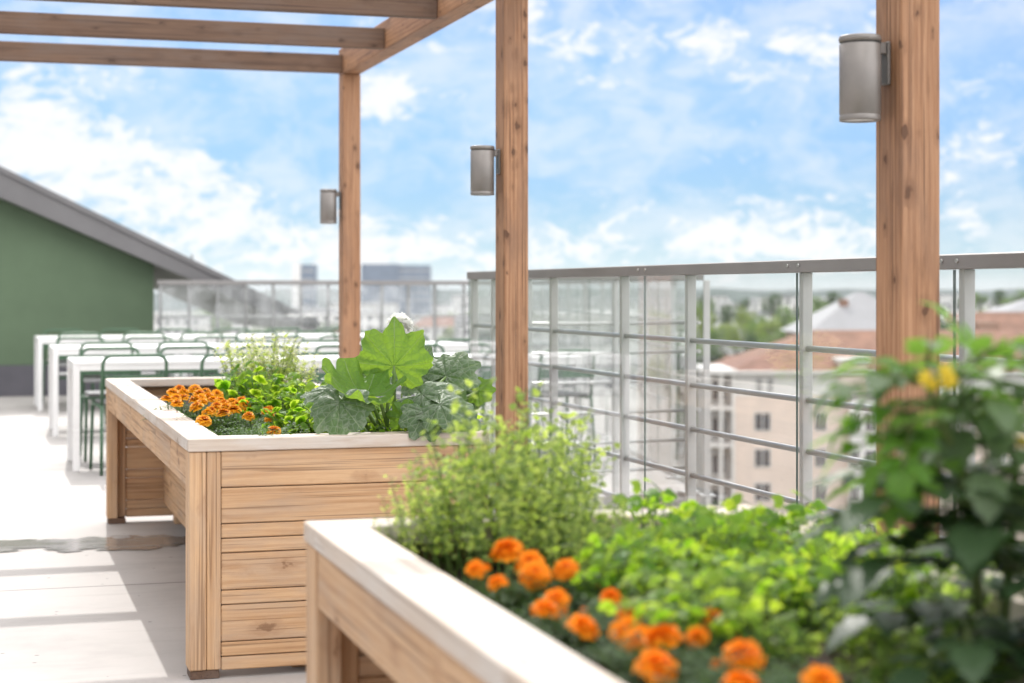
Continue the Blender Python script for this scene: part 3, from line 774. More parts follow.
# carpet of parsley and cress in the near planter (x across, y from camera end)
random.seed(21)
spots = []
for row in range(9):
    y = 3.57 - row * 0.163
    for k in range(7):
        x = 0.27 + k * 0.118 + rnd(-.03, .03); yy = y + rnd(-.05, .05)
        w = local(PB, x, yy); Z = depth(w.x, w.y); px = CX + F * (w.x * CT - w.y * ST) / Z
        py = HY + F * (CAMZ - 0.70) / Z
        if x > 0.91: continue
        # marigold band and the bare soil in front of the tomato stay open
        if px < 560 + (py - 560) * 1.25 and py > 545 and px < 770: continue
        if px > 745 and py > 625: continue
        if px < 545: continue
        spots.append((px, py, w))
for px, py, w in spots:
    if py < 600 and px > 640 or rnd(0, 1) < .6:
        plant(random.choice(PAR), 'parsley_plant', w, 'low bright green parsley tuft in the dense carpet of herbs of the near planter', 'parsley', 'parsley tufts in the near planter', rnd(.85, 1.2))
    else:
        plant(random.choice(CRE), 'herb_plant', w, 'pale green small-leaved herb tuft between parsley in the near planter', 'herb', 'small herb tufts in the near planter', rnd(.85, 1.2))
for (px, py, Z) in ((850,640,2.5),(885,668,2.3),(935,680,2.25),(985,676,2.3),(905,640,2.45),(780,655,2.42)):
    w = at(px, py, Z); w.z = 0.655
    plant(random.choice(CRE), 'herb_plant', w, 'pale green small-leaved herb tuft between parsley in the near planter', 'herb', 'small herb tufts in the near planter', rnd(.6, .85))
# tall feathery herbs at the far left of the near planter
tall = [(418,520,3.50,.52),(448,525,3.46,.68),(475,530,3.42,.85),(507,535,3.36,.95),(535,535,3.38,.86),(560,530,3.46,.75),(430,545,3.28,.50),(468,550,3.22,.64),(500,560,3.14,.74),(535,558,3.2,.82),(450,540,3.36,.66),(520,545,3.52,.98),(550,548,3.3,.62),(585,535,3.4,.5),(610,545,3.3,.42),(640,550,3.2,.38),(570,560,3.05,.5),(485,540,3.55,.85),(545,520,3.6,.9),(405,540,3.40,.42),(590,548,3.15,.40),(560,545,3.4,.55)]
for px, py, Z, s in tall:
    w = at(px, py, Z); w.z = 0.655
    plant(random.choice(DIL), 'tall_herb', w, 'tall feathery yellow-green herb in the thicket at the far end of the near planter', 'herb', 'tall feathery herbs', s)
# leafy greens in the rear planter between marigolds and squash
mid = [(250,398,7.2),(275,392,7.5),(300,395,7.2),(325,392,7.3),(270,410,6.5),(295,412,6.5),(320,410,6.6),(300,425,5.95),(285,424,6.0),(318,426,5.9),(345,408,6.7),(350,392,7.4),(330,420,6.1),(372,410,6.6)]
for px, py, Z in mid:
    w = at(px, py, Z); w.z = 0.655
    plant(random.choice(NAS), 'leafy_plant', w, 'leafy bright green salad plant between marigolds and squash in rear planter', 'salad plant', 'salad greens in the rear planter', rnd(.75, 1.05) if py > 400 else rnd(1.1, 1.4))
for px, py, Z in ((395,418,6.3),(420,422,6.2),(440,420,6.3),(462,424,6.2),(405,428,5.8),(385,428,5.75),(455,412,6.9),(360,428,5.78)):
    w = at(px, py, Z); w.z = 0.655
    plant(random.choice(PAR), 'parsley_plant', w, 'small green herb tuft under the big squash leaves', 'herb', 'herb tufts under the squash', rnd(.8, 1.1))

# flowering oregano: pale flower heads on upright stems
def oregano(seed):
    random.seed(seed); mb = MB(); fl_ = MB()
    def lf(m_, p, d, f): blade(m_, p, d, rnd(.022, .036), rnd(.014, .02), droop=.3, fold=.2, segs=3)
    for i in range(22):
        a = i * 2.4; r_ = 0.12 * math.sqrt((i + .5) / 22); tip = Vector((r_ * math.cos(a) * 1.2, r_ * math.sin(a) * 1.2, rnd(.22, .35)))
        stemleaf(mb, (r_ * .3 * math.cos(a), r_ * .3 * math.sin(a), 0), tip, 30, lf, 0, 1, 0.0018, start=.2)
        for k in range(20):
            q = tip + Vector((rnd(-.024, .024), rnd(-.024, .024), rnd(-.07, .012)))
            blade(fl_, q, (rnd(-1, 1), rnd(-1, 1), rnd(.2, 1)), rnd(.013, .02), rnd(.009, .014), segs=2, droop=.2)
    return mb.mesh('foliage', [M['leaf_oreg'], M['stem']]), fl_.mesh('flower_sprays', [M['bloom_cream']])
for (px, py, Z, s, lab) in ((243, 392, 8.0, .92, 'flowering oregano with cream blossom, left one behind the orange marigolds'), (270, 392, 7.75, 1.0, 'flowering oregano with cream blossom, middle one and tallest'), (291, 390, 7.9, .88, 'flowering oregano with cream blossom, right one beside the squash')):
    w = at(px, py, Z); a_, b_ = oregano(int(px)); g = thing('oregano_plant', lab, 'herb', (w.x, w.y, .655), 0, 'flowering oregano plants'); g.scale = (s,) * 3
    link('foliage', a_, g); link('flower_sprays', b_, g)
random.seed(5)

# ---- squash plant: large lobed leaves on thick stalks
def squash_leaf(Rl, cup=0.0, droop=0.0, ser=0.05, lob=0.26, seed=0, wav=0.03):
    rr = random.Random(seed); mb = MB()
    va = [0.0, 0.75, -0.75, 1.5, -1.5, 2.3, -2.3]
    phis = []
    n = 96
    for i in range(n + 1): phis.append(-2.85 + 5.7 * i / n)
    for v in va: phis += [v - .025, v, v + .025]
    phis = sorted(phis)
    NR = 9; grid = []
    for ph in phis:
        dv = min(abs(ph - v) for v in va)
        lobe = 1 - lob * (1 - math.exp(-(dv / 0.33) ** 2))
        env = (0.90 + 0.10 * math.cos(ph)) * (1.0 if abs(ph) < 2.4 else 1 - 0.25 * (abs(ph) - 2.4) / .45)
        serr = 1 + ser * 0.5 * math.sin(ph * 11 + seed) + ser * .3 * math.sin(ph * 27 + seed * 2) + rr.uniform(-.006, .006)
        rad = Rl * env * lobe * serr; rowv = []
        for j in range(NR + 1):
            f = j / NR; r_ = rad * f
            x, y = r_ * math.cos(ph), r_ * math.sin(ph)
            ridge = -0.05 * Rl * math.exp(-(dv / .12) ** 2) * math.sin(math.pi * min(1, f * .9 + .1))
            z = cup * Rl * f * f - droop * Rl * (r_ / Rl) ** 2 + ridge + wav * Rl * f ** 3 * (math.sin(ph * 8 + seed) + .6 * math.sin(ph * 15 + 2 * seed)) + 0.015 * Rl * mnoise.noise(Vector((x / Rl * 5, y / Rl * 5, seed)))
            vein = 1.0 if dv < 0.012 and f < .93 else 0.0
            rowv.append(mb.vert((x, y, z), (vein, f, 0), 0.35 + 0.35 * rr.random() * 0.3 + .2 * mnoise.noise(Vector((x / Rl * 2, y / Rl * 2, seed)))))
        grid.append(rowv)
    for a_, b_ in zip(grid, grid[1:]):
        for j in range(NR):
            if j == 0: mb.face((a_[0], a_[1], b_[1]), 0, True)
            else: mb.face((a_[j], a_[j + 1], b_[j + 1], b_[j]), 0, True)
    return mb
SQ0 = at(393, 433, 5.80); SQ = Vector((SQ0.x, SQ0.y, 0.655))
sq = thing('squash_plant', 'big squash plant with broad lobed leaves on thick green stalks in rear planter', 'squash plant', SQ)
camx = Vector((CT, -ST, 0)); camf = Vector((ST, CT, 0)); up = Vector((0, 0, 1))
def put_leaf(px, py, Z, tipdir, normal, Rl, mat, stalk=True, **kw):
    """petiole joint at a measured point; tip direction and face normal given along (image right, up, away)"""
    p = at(px, py, Z) - SQ
    t = (camx * tipdir[0] + up * tipdir[1] + camf * tipdir[2]).normalized()
    nn = (camx * normal[0] + up * normal[1] + camf * normal[2]); nn = (nn - t * nn.dot(t)).normalized(); s = nn.cross(t)
    mb = squash_leaf(Rl, **kw)
    o = mb.build('leaf', mat, sq)
    o.matrix_local = Matrix(((t.x, s.x, nn.x, p.x), (t.y, s.y, nn.y, p.y), (t.z, s.z, nn.z, p.z), (0, 0, 0, 1)))
    if stalk:
        b = Vector((rnd(-.02, .02), rnd(-.02, .02), 0)) + camx * (p.dot(camx) * 0.25)
        m_ = b.lerp(p, .55) + Vector((0, 0, .03)); q = p - nn * 0.004
        st = MB(); st.tube([b, b.lerp(m_, .5) + Vector((0, 0, .012)), m_, m_.lerp(q, .6) + Vector((0, 0, .006)), q], [0.0085, 0.0075, 0.0065, 0.0055, 0.004], 10, 0, .6)
        st.build('stalk', M['stem'], sq)
Y_, G_ = M['leaf_sqy'], M['leaf_sq']
put_leaf(394, 366, 5.80, (0.02, 1.0, -0.10), (-0.1, 0.25, 1.0), 0.150, Y_, seed=1, cup=0.16, wav=0.11, ser=.09, lob=.30)
put_leaf(366, 396, 5.70, (-1.0, 0.34, 0.05), (0.22, 0.85, -0.30), 0.165, Y_, seed=2, cup=0.30, wav=0.11, ser=.07, lob=.20)
put_leaf(340, 402, 5.60, (-0.10, -0.75, -0.62), (-0.15, 0.72, -0.70), 0.118, G_, seed=3, droop=0.35, lob=.20, ser=.05)
put_leaf(416, 396, 5.85, (0.40, -0.10, -0.55), (0.05, 0.75, -0.65), 0.125, G_, seed=4, droop=0.35, cup=0.0)
put_leaf(432, 382, 5.95, (0.45, 0.62, 0.40), (-0.15, 0.55, -0.80), 0.135, G_, seed=5, droop=0.25)
put_leaf(422, 394, 5.72, (0.85, 0.05, -0.35), (0.1, 0.75, -0.65), 0.135, G_, seed=6, droop=0.45)
put_leaf(452, 386, 6.0, (0.95, 0.15, 0.1), (-0.1, 0.75, -0.65), 0.13, G_, seed=7, droop=0.35)
put_leaf(478, 391, 5.95, (0.95, 0.12, -0.25), (-0.2, 0.5, -0.85), 0.062, Y_, seed=8, droop=0.1)
put_leaf(425, 412, 5.62, (0.3, -0.7, -0.6), (0.1, 0.6, -0.8), 0.10, G_, seed=9, droop=0.3)
put_leaf(455, 415, 5.70, (0.6, -0.6, -0.4), (0.3, 0.6, -0.7), 0.105, G_, seed=10, droop=0.3)
put_leaf(405, 420, 5.68, (0.15, 0.85, -0.1), (0.0, -0.3, 1.0), 0.070, Y_, seed=11, cup=0.15)
put_leaf(352, 385, 6.05, (-0.6, 0.5, 0.6), (0.2, 0.8, -0.3), 0.11, G_, seed=12, droop=0.1)
put_leaf(415, 372, 6.05, (0.35, 0.75, 0.3), (-0.1, 0.45, -0.85), 0.11, G_, seed=21, droop=0.15)
put_leaf(446, 376, 5.9, (0.75, 0.45, -0.1), (-0.15, 0.6, -0.75), 0.12, G_, seed=22, droop=0.3)
put_leaf(440, 404, 5.62, (0.7, -0.15, -0.4), (0.1, 0.75, -0.6), 0.11, G_, seed=23, droop=0.35)
put_leaf(330, 390, 6.15, (-0.9, 0.1, 0.2), (-0.1, 0.9, -0.4), 0.11, G_, seed=14, droop=0.4)
# bare young stalks in the middle
for px, py in ((365, 408), (380, 400), (388, 398)):
    p = at(px, py, 5.66) - SQ; b = Vector((rnd(-.03, .03), rnd(-.03, .03), 0)); st = MB(); st.tube([b, b.lerp(p, .5) + Vector((0, 0, .015)), p], [.0085, .007, .005], 10, 0, .7); st.build('stalk', M['stem'], sq)

# white globe bloom rising behind the squash leaf
w = at(400, 326, 6.7); wb = thing('white_bloom', 'single round white flower head on a thin stalk behind the tall squash leaf', 'flower', (w.x, w.y, .655))
b = MB()
for i in range(420):
    z = 1 - 2 * (i + .5) / 420; a = i * 2.39996; r_ = math.sqrt(1 - z * z); d = Vector((r_ * math.cos(a), r_ * math.sin(a), z))
    blade(b, Vector((0, 0, w.z - .655)) + d * rnd(.018, .034), d + Vector((rnd(-.6, .6), rnd(-.6, .6), rnd(-.6, .6))), .026, .02, segs=2, droop=.3, up=Vector((0.2, 0.3, 1)))
b.build('flower_head', M['bloom_white'], wb)
b = MB(); b.tube([(0, 0, 0), (.01, 0, .2), (0, 0, w.z - .665)], [.004, .0035, .003], 8); b.build('stalk', M['stem'], wb)

# ---- tomato plant at the right
random.seed(11)
T0p = at(985, 690, 2.42); TP = Vector((T0p.x, T0p.y, 0.655))
tp = thing('tomato_plant', 'tall dark leafy tomato plant with small yellow flowers at the right of the near planter', 'tomato plant', TP)
def toothed(mb, base, d, L, W, upv, droop, m=0, tint=None):
    blade(mb, base, d, L, W, up=upv, droop=droop, fold=0.22, segs=9, m=m, tint=tint, tooth=0.42, shape=0.72)
def compound(p, d, L, mat, droopy=0.6, big=1.0, n=3):
    """tomato leaf: a rachis with paired toothed leaflets and one at the tip"""
    mb = MB(); p = Vector(p); d0, s, u = frame(d); pts = [p]; dv = d0.copy(); q = p.copy(); N_ = 8
    for i in range(N_):
        dv = (dv - Vector((0, 0, 1)) * .75 * droopy / N_).normalized(); q = q + dv * (L / N_); pts.append(q.copy())
    mb.tube(pts, [0.0035 - 0.0022 * i / N_ for i in range(N_ + 1)], 6, 1, .5)
    base_t = rnd(.1, .9)
    for k in range(n):
        i = 2 + int((N_ - 3) * k / max(1, n - 1)); b0 = pts[i]; dd = (pts[i] - pts[i - 1]).normalized()
        for sd in (-1, 1):
            ll = L * big * rnd(.46, .66) * (0.75 + .25 * math.sin(math.pi * (k + 1) / (n + 1)))
            toothed(mb, b0 + s * sd * 0.004, dd * .5 + s * sd * .9 + Vector((0, 0, rnd(-.1, .3))), ll, ll * .52, u, rnd(.25, .8) * droopy, tint=min(1, max(0, base_t + rnd(-.25, .25))))
    ll = L * big * rnd(.6, .8); toothed(mb, pts[-1], (pts[-1] - pts[-2]), ll, ll * .58, u, droopy, tint=base_t)
    o = mb.build('leaf', [mat, M['stem_dark']], tp); return o
def tpt(px, py, Z): return at(px, py, Z) - TP
stems = [[(0, 0, 0), tpt(975, 560, 2.36), tpt(962, 470, 2.30), tpt(940, 420, 2.28), tpt(925, 375, 2.26)],
         [(0.02, 0.0, 0), tpt(1010, 560, 2.40), tpt(1016, 470, 2.40), tpt(1005, 400, 2.42), tpt(985, 362, 2.42)]]
for st_ in stems:
    b = MB(); b.tube([Vector(p) for p in st_], [.0085, .0075, .006, .005, .0035], 10, 0, .4); b.build('stem', M['stem_dark'], tp)
D_, B_ = M['leaf_tom'], M['leaf_tomb']
def cl(px, py, Z, dr, L, mat=None, droopy=.7, big=1.0, n=3):
    if py >= 450: droopy *= .65; big *= .72
    if py < 450 and mat is D_: mat = M['leaf_tomm']
    if py < 445: big *= .8; n = max(n, 3)
    d = camx * dr[0] + up * dr[1] + camf * dr[2]
    compound(tpt(px, py, Z), d, L, mat or D_, droopy, big, n)
# crown, bright and thin
cl(925, 378, 2.26, (-1, .25, -.1), .115, D_, .9); cl(935, 380, 2.26, (-.7, .5, .5), .10, B_, .8); cl(940, 385, 2.26, (.5, .5, -.5), .10, D_, .9)
cl(930, 400, 2.28, (-1, .05, .1), .11, B_, .9, .9); cl(940, 425, 2.28, (-.9, -.1, -.3), .10, B_, 1.0, 1.0, 2); cl(938, 440, 2.28, (-1, .25, .2), .12, B_, .5, .75, 2)
cl(950, 450, 2.3, (-.6, -.3, -.6), .09, B_, .9, 1.0, 2); cl(945, 410, 2.28, (.6, .3, -.6), .12, D_, .9, 1.0); cl(955, 400, 2.28, (.2, .4, -.8), .10, D_, 1.0)
cl(985, 365, 2.42, (-.3, .6, .2), .09, B_, .6); cl(985, 368, 2.42, (.9, .3, -.3), .11, D_, .9); cl(990, 375, 2.42, (-.6, .2, -.8), .11, D_, .9); cl(1000, 395, 2.42, (.9, .2, -.2), .11, D_, .8)
cl(1000, 400, 2.42, (-.3, .2, -1), .12, D_, .9); cl(1010, 420, 2.42, (.5, .1, -.8), .12, D_, .9, 1.1); cl(1005, 410, 2.42, (-.8, .15, .3), .10, B_, .8)
for (px, py, Z, dr, L_, mt) in ((965, 372, 2.34, (-.8, .3, -.3), .10, D_), (972, 366, 2.36, (.2, .5, -.6), .10, D_), (1008, 372, 2.42, (.4, .5, -.5), .11, D_), (1015, 390, 2.42, (.2, .2, -1), .12, D_), (1018, 410, 2.42, (-.9, .1, -.3), .12, D_), (985, 400, 2.40, (-.5, .1, -.9), .12, D_), (970, 420, 2.36, (.6, .0, -.8), .12, D_), (1020, 440, 2.40, (-.3, .0, -1), .13, D_), (980, 440, 2.36, (-.2, .1, -1), .12, D_), (900, 385, 2.26, (-.9, .1, .2), .08, B_), (925, 440, 2.28, (-.8, .2, .2), .10, B_), (915, 420, 2.27, (-.3, -.3, -.6), .09, B_), (925, 455, 2.28, (-.5, -.4, -.5), .09, B_), (955, 470, 2.3, (-.7, .1, .3), .11, B_)): cl(px, py, Z, dr, L_, mt, .9, 1.0)
for i_ in range(20):
    px_, py_ = rnd(885, 1022), rnd(356, 440)
    cl(px_, py_, rnd(2.24, 2.44), (rnd(-1, 1), rnd(-.1, .5), rnd(-1, .6)), rnd(.06, .085), random.choice((M['leaf_tomm'], M['leaf_tomm'], B_)), rnd(.4, .9), 1.0, 3)
# middle, big dark leaves
cl(965, 480, 2.3, (.6, -.1, -.7), .15, D_, .8, 1.1); cl(962, 490, 2.3, (-.7, .2, -.5), .15, D_, .9, 1.1); cl(968, 510, 2.32, (-1, .1, .1), .16, D_, .8, 1.05)
cl(1012, 480, 2.4, (-.5, .0, -.9), .16, D_, .9, 1.15); cl(1015, 500, 2.4, (.8, .1, -.5), .16, D_, .8, 1.1); cl(972, 540, 2.34, (-.9, .15, -.6), .16, D_, .9, 1.1)
cl(975, 550, 2.34, (.3, .1, -1), .17, D_, .8, 1.15); cl(1010, 540, 2.4, (.3, .0, -1), .16, D_, .9, 1.15); cl(980, 570, 2.36, (.9, .1, .2), .15, D_, .7, 1.1)
cl(1012, 450, 2.4, (-.9, .2, .4), .14, D_, .7, 1.0); cl(966, 500, 2.3, (.2, .2, 1), .15, D_, .6, 1.0); cl(1012, 520, 2.4, (.2, .2, 1), .16, D_, .6, 1.0)
cl(1000, 500, 2.38, (-.4, .1, -.9), .16, D_, .7, 1.1); cl(995, 530, 2.38, (-.9, .1, -.2), .16, D_, .7, 1.1); cl(990, 560, 2.38, (.1, .1, -1), .16, D_, .7, 1.1); cl(1000, 470, 2.38, (.1, .1, -1), .14, D_, .7, 1.1); cl(1015, 560, 2.4, (-.3, .1, .9), .16, D_, .6, 1.1); cl(965, 530, 2.34, (-.8, .2, .3), .16, D_, .6, 1.1); cl(965, 560, 2.34, (-1, .1, -.3), .15, D_, .7, 1.1)
for i_ in range(26):
    px_, py_ = rnd(930, 1022), rnd(455, 640)
    cl(px_, py_, rnd(2.26, 2.44), (rnd(-1, 1), rnd(-.1, .35), rnd(-1, .6)), rnd(.10, .14), random.choice((D_, D_, D_, M['leaf_tomm'])), rnd(.5, .9), 1.1, 3)
# lower skirt
cl(980, 600, 2.38, (-1, .1, -.2), .15, D_, .8, 1.1); cl(985, 610, 2.38, (-.5, .0, -.9), .15, D_, .8, 1.1); cl(990, 620, 2.38, (.5, .05, -.9), .16, D_, .8, 1.1); cl(985, 630, 2.38, (.9, .1, .1), .15, D_, .7)
cl(990, 640, 2.38, (0, .0, -1), .15, D_, .7, 1.1); cl(980, 620, 2.38, (-.8, .2, .5), .14, D_, .6); cl(985, 600, 2.4, (.3, .2, 1), .15, D_, .6)
cl(1000, 650, 2.36, (-.8, -.05, -.5), .13, B_, .5); cl(1005, 660, 2.34, (.2, .0, -1), .12, B_, .5)
def yflower(px, py, Z, s=1.0):
    mb = MB(); p = tpt(px, py, Z)
    ax = (-camf + Vector((rnd(-.4, .4), rnd(-.4, .4), rnd(-.4, .1)))).normalized(); _, s1, u1 = frame(ax)
    for k in range(6):
        a = k * math.pi / 3; d = (s1 * math.cos(a) + u1 * math.sin(a)) + ax * -.15
        blade(mb, p, d, .013 * s, .007 * s, up=ax, droop=.5, fold=.15, segs=3, tint=rnd(.2, .9))
    mb.tube([p, p + ax * .011 * s], [.004 * s, .0015 * s], 8, 0, .8); mb.build('flower', M['bloom_yellow'], tp)
for f in ((927, 378, 2.2, 1.0), (933, 385, 2.2, .9), (946, 372, 2.2, 1.0), (951, 380, 2.2, 1.1), (948, 384, 2.19, .8), (1022, 442, 2.3, .9)): yflower(*f)

# small pale seed heads hanging at the tomato's foot
for k, (px, py, Z, lab) in enumerate(((890, 545, 2.6, 'low white-flowered herb beside the tomato leaves under the post'), (935, 575, 2.5, 'low white-flowered herb in the shade below the tomato leaves'))):
    w = at(px, py, Z); mb = MB(); st = MB()
    for i in range(7):
        tip = Vector((rnd(-.03, .03), rnd(-.03, .03), w.z - .655 + rnd(-.02, .015))); st.tube([(0, 0, 0), tip * .6, tip], [.0015, .0012, .001], 5, 0, .5)
        for q in range(6): blade(mb, tip, (rnd(-1, 1), rnd(-1, 1), rnd(0, 1)), .009, .007, segs=2)
    g = thing('white_flowered_herb', lab, 'herb', (w.x, w.y, .655), 0, 'white-flowered herbs'); mb.build('flower_sprays', M['bloom_white'], g); st.build('stem', M['stem'], g)
# ================================================================ THE TOWN BELOW
random.seed(33)
M['b_cream'] = plain('cream_render', (0.70, 0.58, 0.51), 0.9, 0, 0.2, 0.06, .3)
M['b_white'] = plain('white_render', (0.72, 0.70, 0.68), 0.9, 0, 0.2, 0.05, .3)
M['b_grey'] = plain('grey_render', (0.40, 0.39, 0.38), 0.9, 0, 0.2, 0.05, .3)
M['b_brown'] = plain('brown_render', (0.30, 0.19, 0.14), 0.9, 0, 0.2, 0.05, .3)
M['r_terra'] = plain('terracotta_tiles', (0.25, 0.135, 0.098), 0.85, 0, 0.2, 0.2, .8)
M['r_grey'] = plain('grey_roof_sheet', (0.27, 0.265, 0.28), 0.6, 0.1, 0.3, 0.06, .5)
M['r_dark'] = plain('dark_roof_sheet', (0.16, 0.15, 0.155), 0.7, 0, 0.3, 0.1, .5)
M['win'] = plain('window_glass_dark', (0.06, 0.06, 0.07), 0.15, 0, 0.6, 0.2, .5)
M['win_blue'] = plain('blue_curtain_glass', (0.13, 0.165, 0.22), 0.3, 0.1, 0.6, 0.15, .2)
M['frame'] = plain('white_frame', (0.65, 0.64, 0.62), 0.6)
M['tree_leaf'] = leaf('tree_leaf', (0.045, 0.10, 0.02), (0.125, 0.20, 0.04), (0.20, 0.36, 0.03), (0.38, 0.54, 0.06), 0.6, 0.2, 0.3, mscale=.8)
M['tree_leaf_dark'] = leaf('dark_tree_leaf', (0.025, 0.055, 0.02), (0.06, 0.10, 0.03), (0.07, 0.15, 0.02), (0.13, 0.22, 0.03), 0.6, 0.2, 0.28, mscale=.8)
M['tree_leaf_light'] = leaf('light_tree_leaf', (0.11, 0.16, 0.03), (0.21, 0.27, 0.06), (0.34, 0.48, 0.04), (0.54, 0.64, 0.09), 0.6, 0.2, 0.3, mscale=.8)
M['bark'] = plain('bark', (0.10, 0.075, 0.055), 0.9, 0, 0.2, 0.25, 3)
k = N('town_ground'); oc = k.n('TexCoord').outputs['Object']
c = k.ramp(k.noise(oc, .012, 6, .6), [(.35, (.09, .11, .05)), (.5, (.22, .215, .20)), (.62, (.30, .295, .28)), (.75, (.11, .14, .06))])
M['ground'] = k.done(k.bsdf(c, .95, 0, None, .2))
g = MB(); g.poly([(-2600, -300, GZ), (2600, -300, GZ), (2600, 3000, GZ), (-2600, 3000, GZ)]); o = g.build('ground', M['ground']); tag(o, kind='structure')
# low wooded hills along the horizon
M['hill'] = plain('wooded_hill', (0.055, 0.075, 0.065), .95, 0, .1, .3, .01)
h = MB(); n = 90; rows = []
for i in range(n + 1):
    x = -1500 + 3600 * i / n; y = 1900 + 120 * math.sin(i * .3)
    hh = 8 + 7 * mnoise.noise(Vector((i * .17, 0, 4))) + 5 * mnoise.noise(Vector((i * .6, 3, 4)))
    rows.append([h.vert((x, y - 200, GZ - 1)), h.vert((x, y, GZ + hh * .8)), h.vert((x, y + 150, GZ + 14 + hh)), h.vert((x, y + 700, GZ - 1))])
for a_, b_ in zip(rows, rows[1:]):
    for j in range(3): h.face((a_[j], b_[j], b_[j + 1], a_[j + 1]), 0, True)
o = h.build('hills', M['hill']); tag(o, kind='structure')

def hip(mb, x0, x1, y0, y1, z0, z1, inset_x, inset_y, m=0, over=0.35):
    a = [(x0 - over, y0 - over, z0), (x1 + over, y0 - over, z0), (x1 + over, y1 + over, z0), (x0 - over, y1 + over, z0)]
    b_ = [(x0 + inset_x, y0 + inset_y, z1), (x1 - inset_x, y0 + inset_y, z1), (x1 - inset_x, y1 - inset_y, z1), (x0 + inset_x, y1 - inset_y, z1)]
    A = [mb.vert(p) for p in a]; B = [mb.vert(p) for p in b_]
    for i in range(4): mb.face((A[i], A[(i + 1) % 4], B[(i + 1) % 4], B[i]), m)
    mb.face(B, m); mb.face(A[::-1], m)

# ---- cream apartment house with terracotta roof, facade facing the terrace
S_ = 147 / F
A0 = at(735, 372, 147); AH = thing('apartment_house', 'cream apartment house with terracotta roof, white bay and window rows beyond the railing', 'building', (A0.x, A0.y, GZ), -TH)
LX = lambda px: (px - 735) * S_
LZ = lambda py: CAMZ - (py - HY) * S_ - GZ
ev = LZ(372); tp3 = LZ(396)
b = MB(); b.box((0, 0, 0), (LX(1180), 14, tp3), .02); b.build('wall', M['b_cream'], AH)
b = MB(); b.box((0.0, 0.0, tp3 + .002), (LX(1180), 14, ev), .02); b.build('top_storey', M['b_white'], AH)
b = MB(); hip(b, 0, LX(1180), 0, 14, ev + .002, LZ(332), 7.5, 6.6, 0, .7); rf = b.build('roof', M['r_terra'], AH)
b = MB(); b.box((-.75, -.85, ev - .12), (LX(1180), -.72, ev + .12), .02); b.build('gutter', M['frame'], rf)
b = MB(); b.box((LX(848), -1.1, 0), (LX(879), -.003, LZ(398)), .03); b.build('bay', M['b_white'], AH)
b = MB(); b.box((LX(846), -1.2, LZ(397.8)), (LX(900), 1.5, LZ(391)), .03); b.build('bay_roof', M['r_dark'], AH)
b = MB(); b.box((LX(838), -.5, LZ(390.8)), (LX(866), 5, LZ(362)), .03); b.build('dormer', M['b_cream'], AH)
b = MB(); b.box((LX(836), -.8, LZ(361.8)), (LX(868), 5.2, LZ(358)), .03); b.build('dormer_roof', M['b_white'], AH)
def window(px, py, wpx, hpx, y=-.06, par=AH, lx=LX, lz=LZ, s=S_):
    x, z = lx(px), lz(py); ww, hh = wpx * s, hpx * s
    f = MB(); t = .09
    f.box((x - ww / 2, y - .02, z - hh / 2), (x - ww / 2 + t, y + .05, z + hh / 2), .01); f.box((x + ww / 2 - t, y - .02, z - hh / 2), (x + ww / 2, y + .05, z + hh / 2), .01)
    f.box((x - ww / 2 + t + .002, y - .02, z + hh / 2 - t), (x + ww / 2 - t - .002, y + .05, z + hh / 2), .01); f.box((x - ww / 2 + t + .002, y - .02, z - hh / 2), (x + ww / 2 - t - .002, y + .05, z - hh / 2 + t), .01)
    f.box((x - .04, y - .015, z - hh / 2 + t + .002), (x + .04, y + .045, z + hh / 2 - t - .002), .01)
    o = f.build('window', M['frame'], par)
    p_ = MB(); p_.box((x - ww / 2 + t, y + .004, z - hh / 2 + t), (x + ww / 2 - t, y + .03, z + hh / 2 - t), .004); p_.build('pane', M['win'], o)
for px in (759, 770): window(px, 385.5, 6, 16)
for py in (421.5, 458, 492, 528):
    window(762.5, py, 17, 19); window(820.5, py, 12, 19); window(788, py, 0.01 + 12, 19) if py > 500 else None
    for px in (852, 869): window(px, py, 10 if px == 852 else 14, 19, -1.16)
    for px in (900, 925, 960, 1000, 1040): window(px, py, 13, 19)
# glazed balcony wing at its left end
BW = thing('balcony_wing', 'low glazed balcony block with flat white roof at the left end of the cream house', 'building', AH.location, -TH)
b = MB(); b.box((LX(708), 1.5, 0), (LX(734.5), 9, LZ(374)), .03); b.build('wall', M['b_grey'], BW)
b = MB(); b.box((LX(705), -.6, LZ(373.8)), (LX(736), 9.4, LZ(369)), .03); b.build('roof', M['b_white'], BW)
for px in (708, 721, 733):
    b = MB(); b.box((LX(px) - .12, -.3, 0), (LX(px) + .12, -.05, LZ(374.2)), .01); b.build('post', M['b_white'], BW)
for py in (410, 447, 484, 520):
    b = MB(); b.box((LX(708.5), -.25, LZ(py)), (LX(734), 1.498, LZ(py - 3)), .02); b.build('balcony_slab', M['b_white'], BW)
    window(721, py - 18, 16, 22, 1.44, BW)
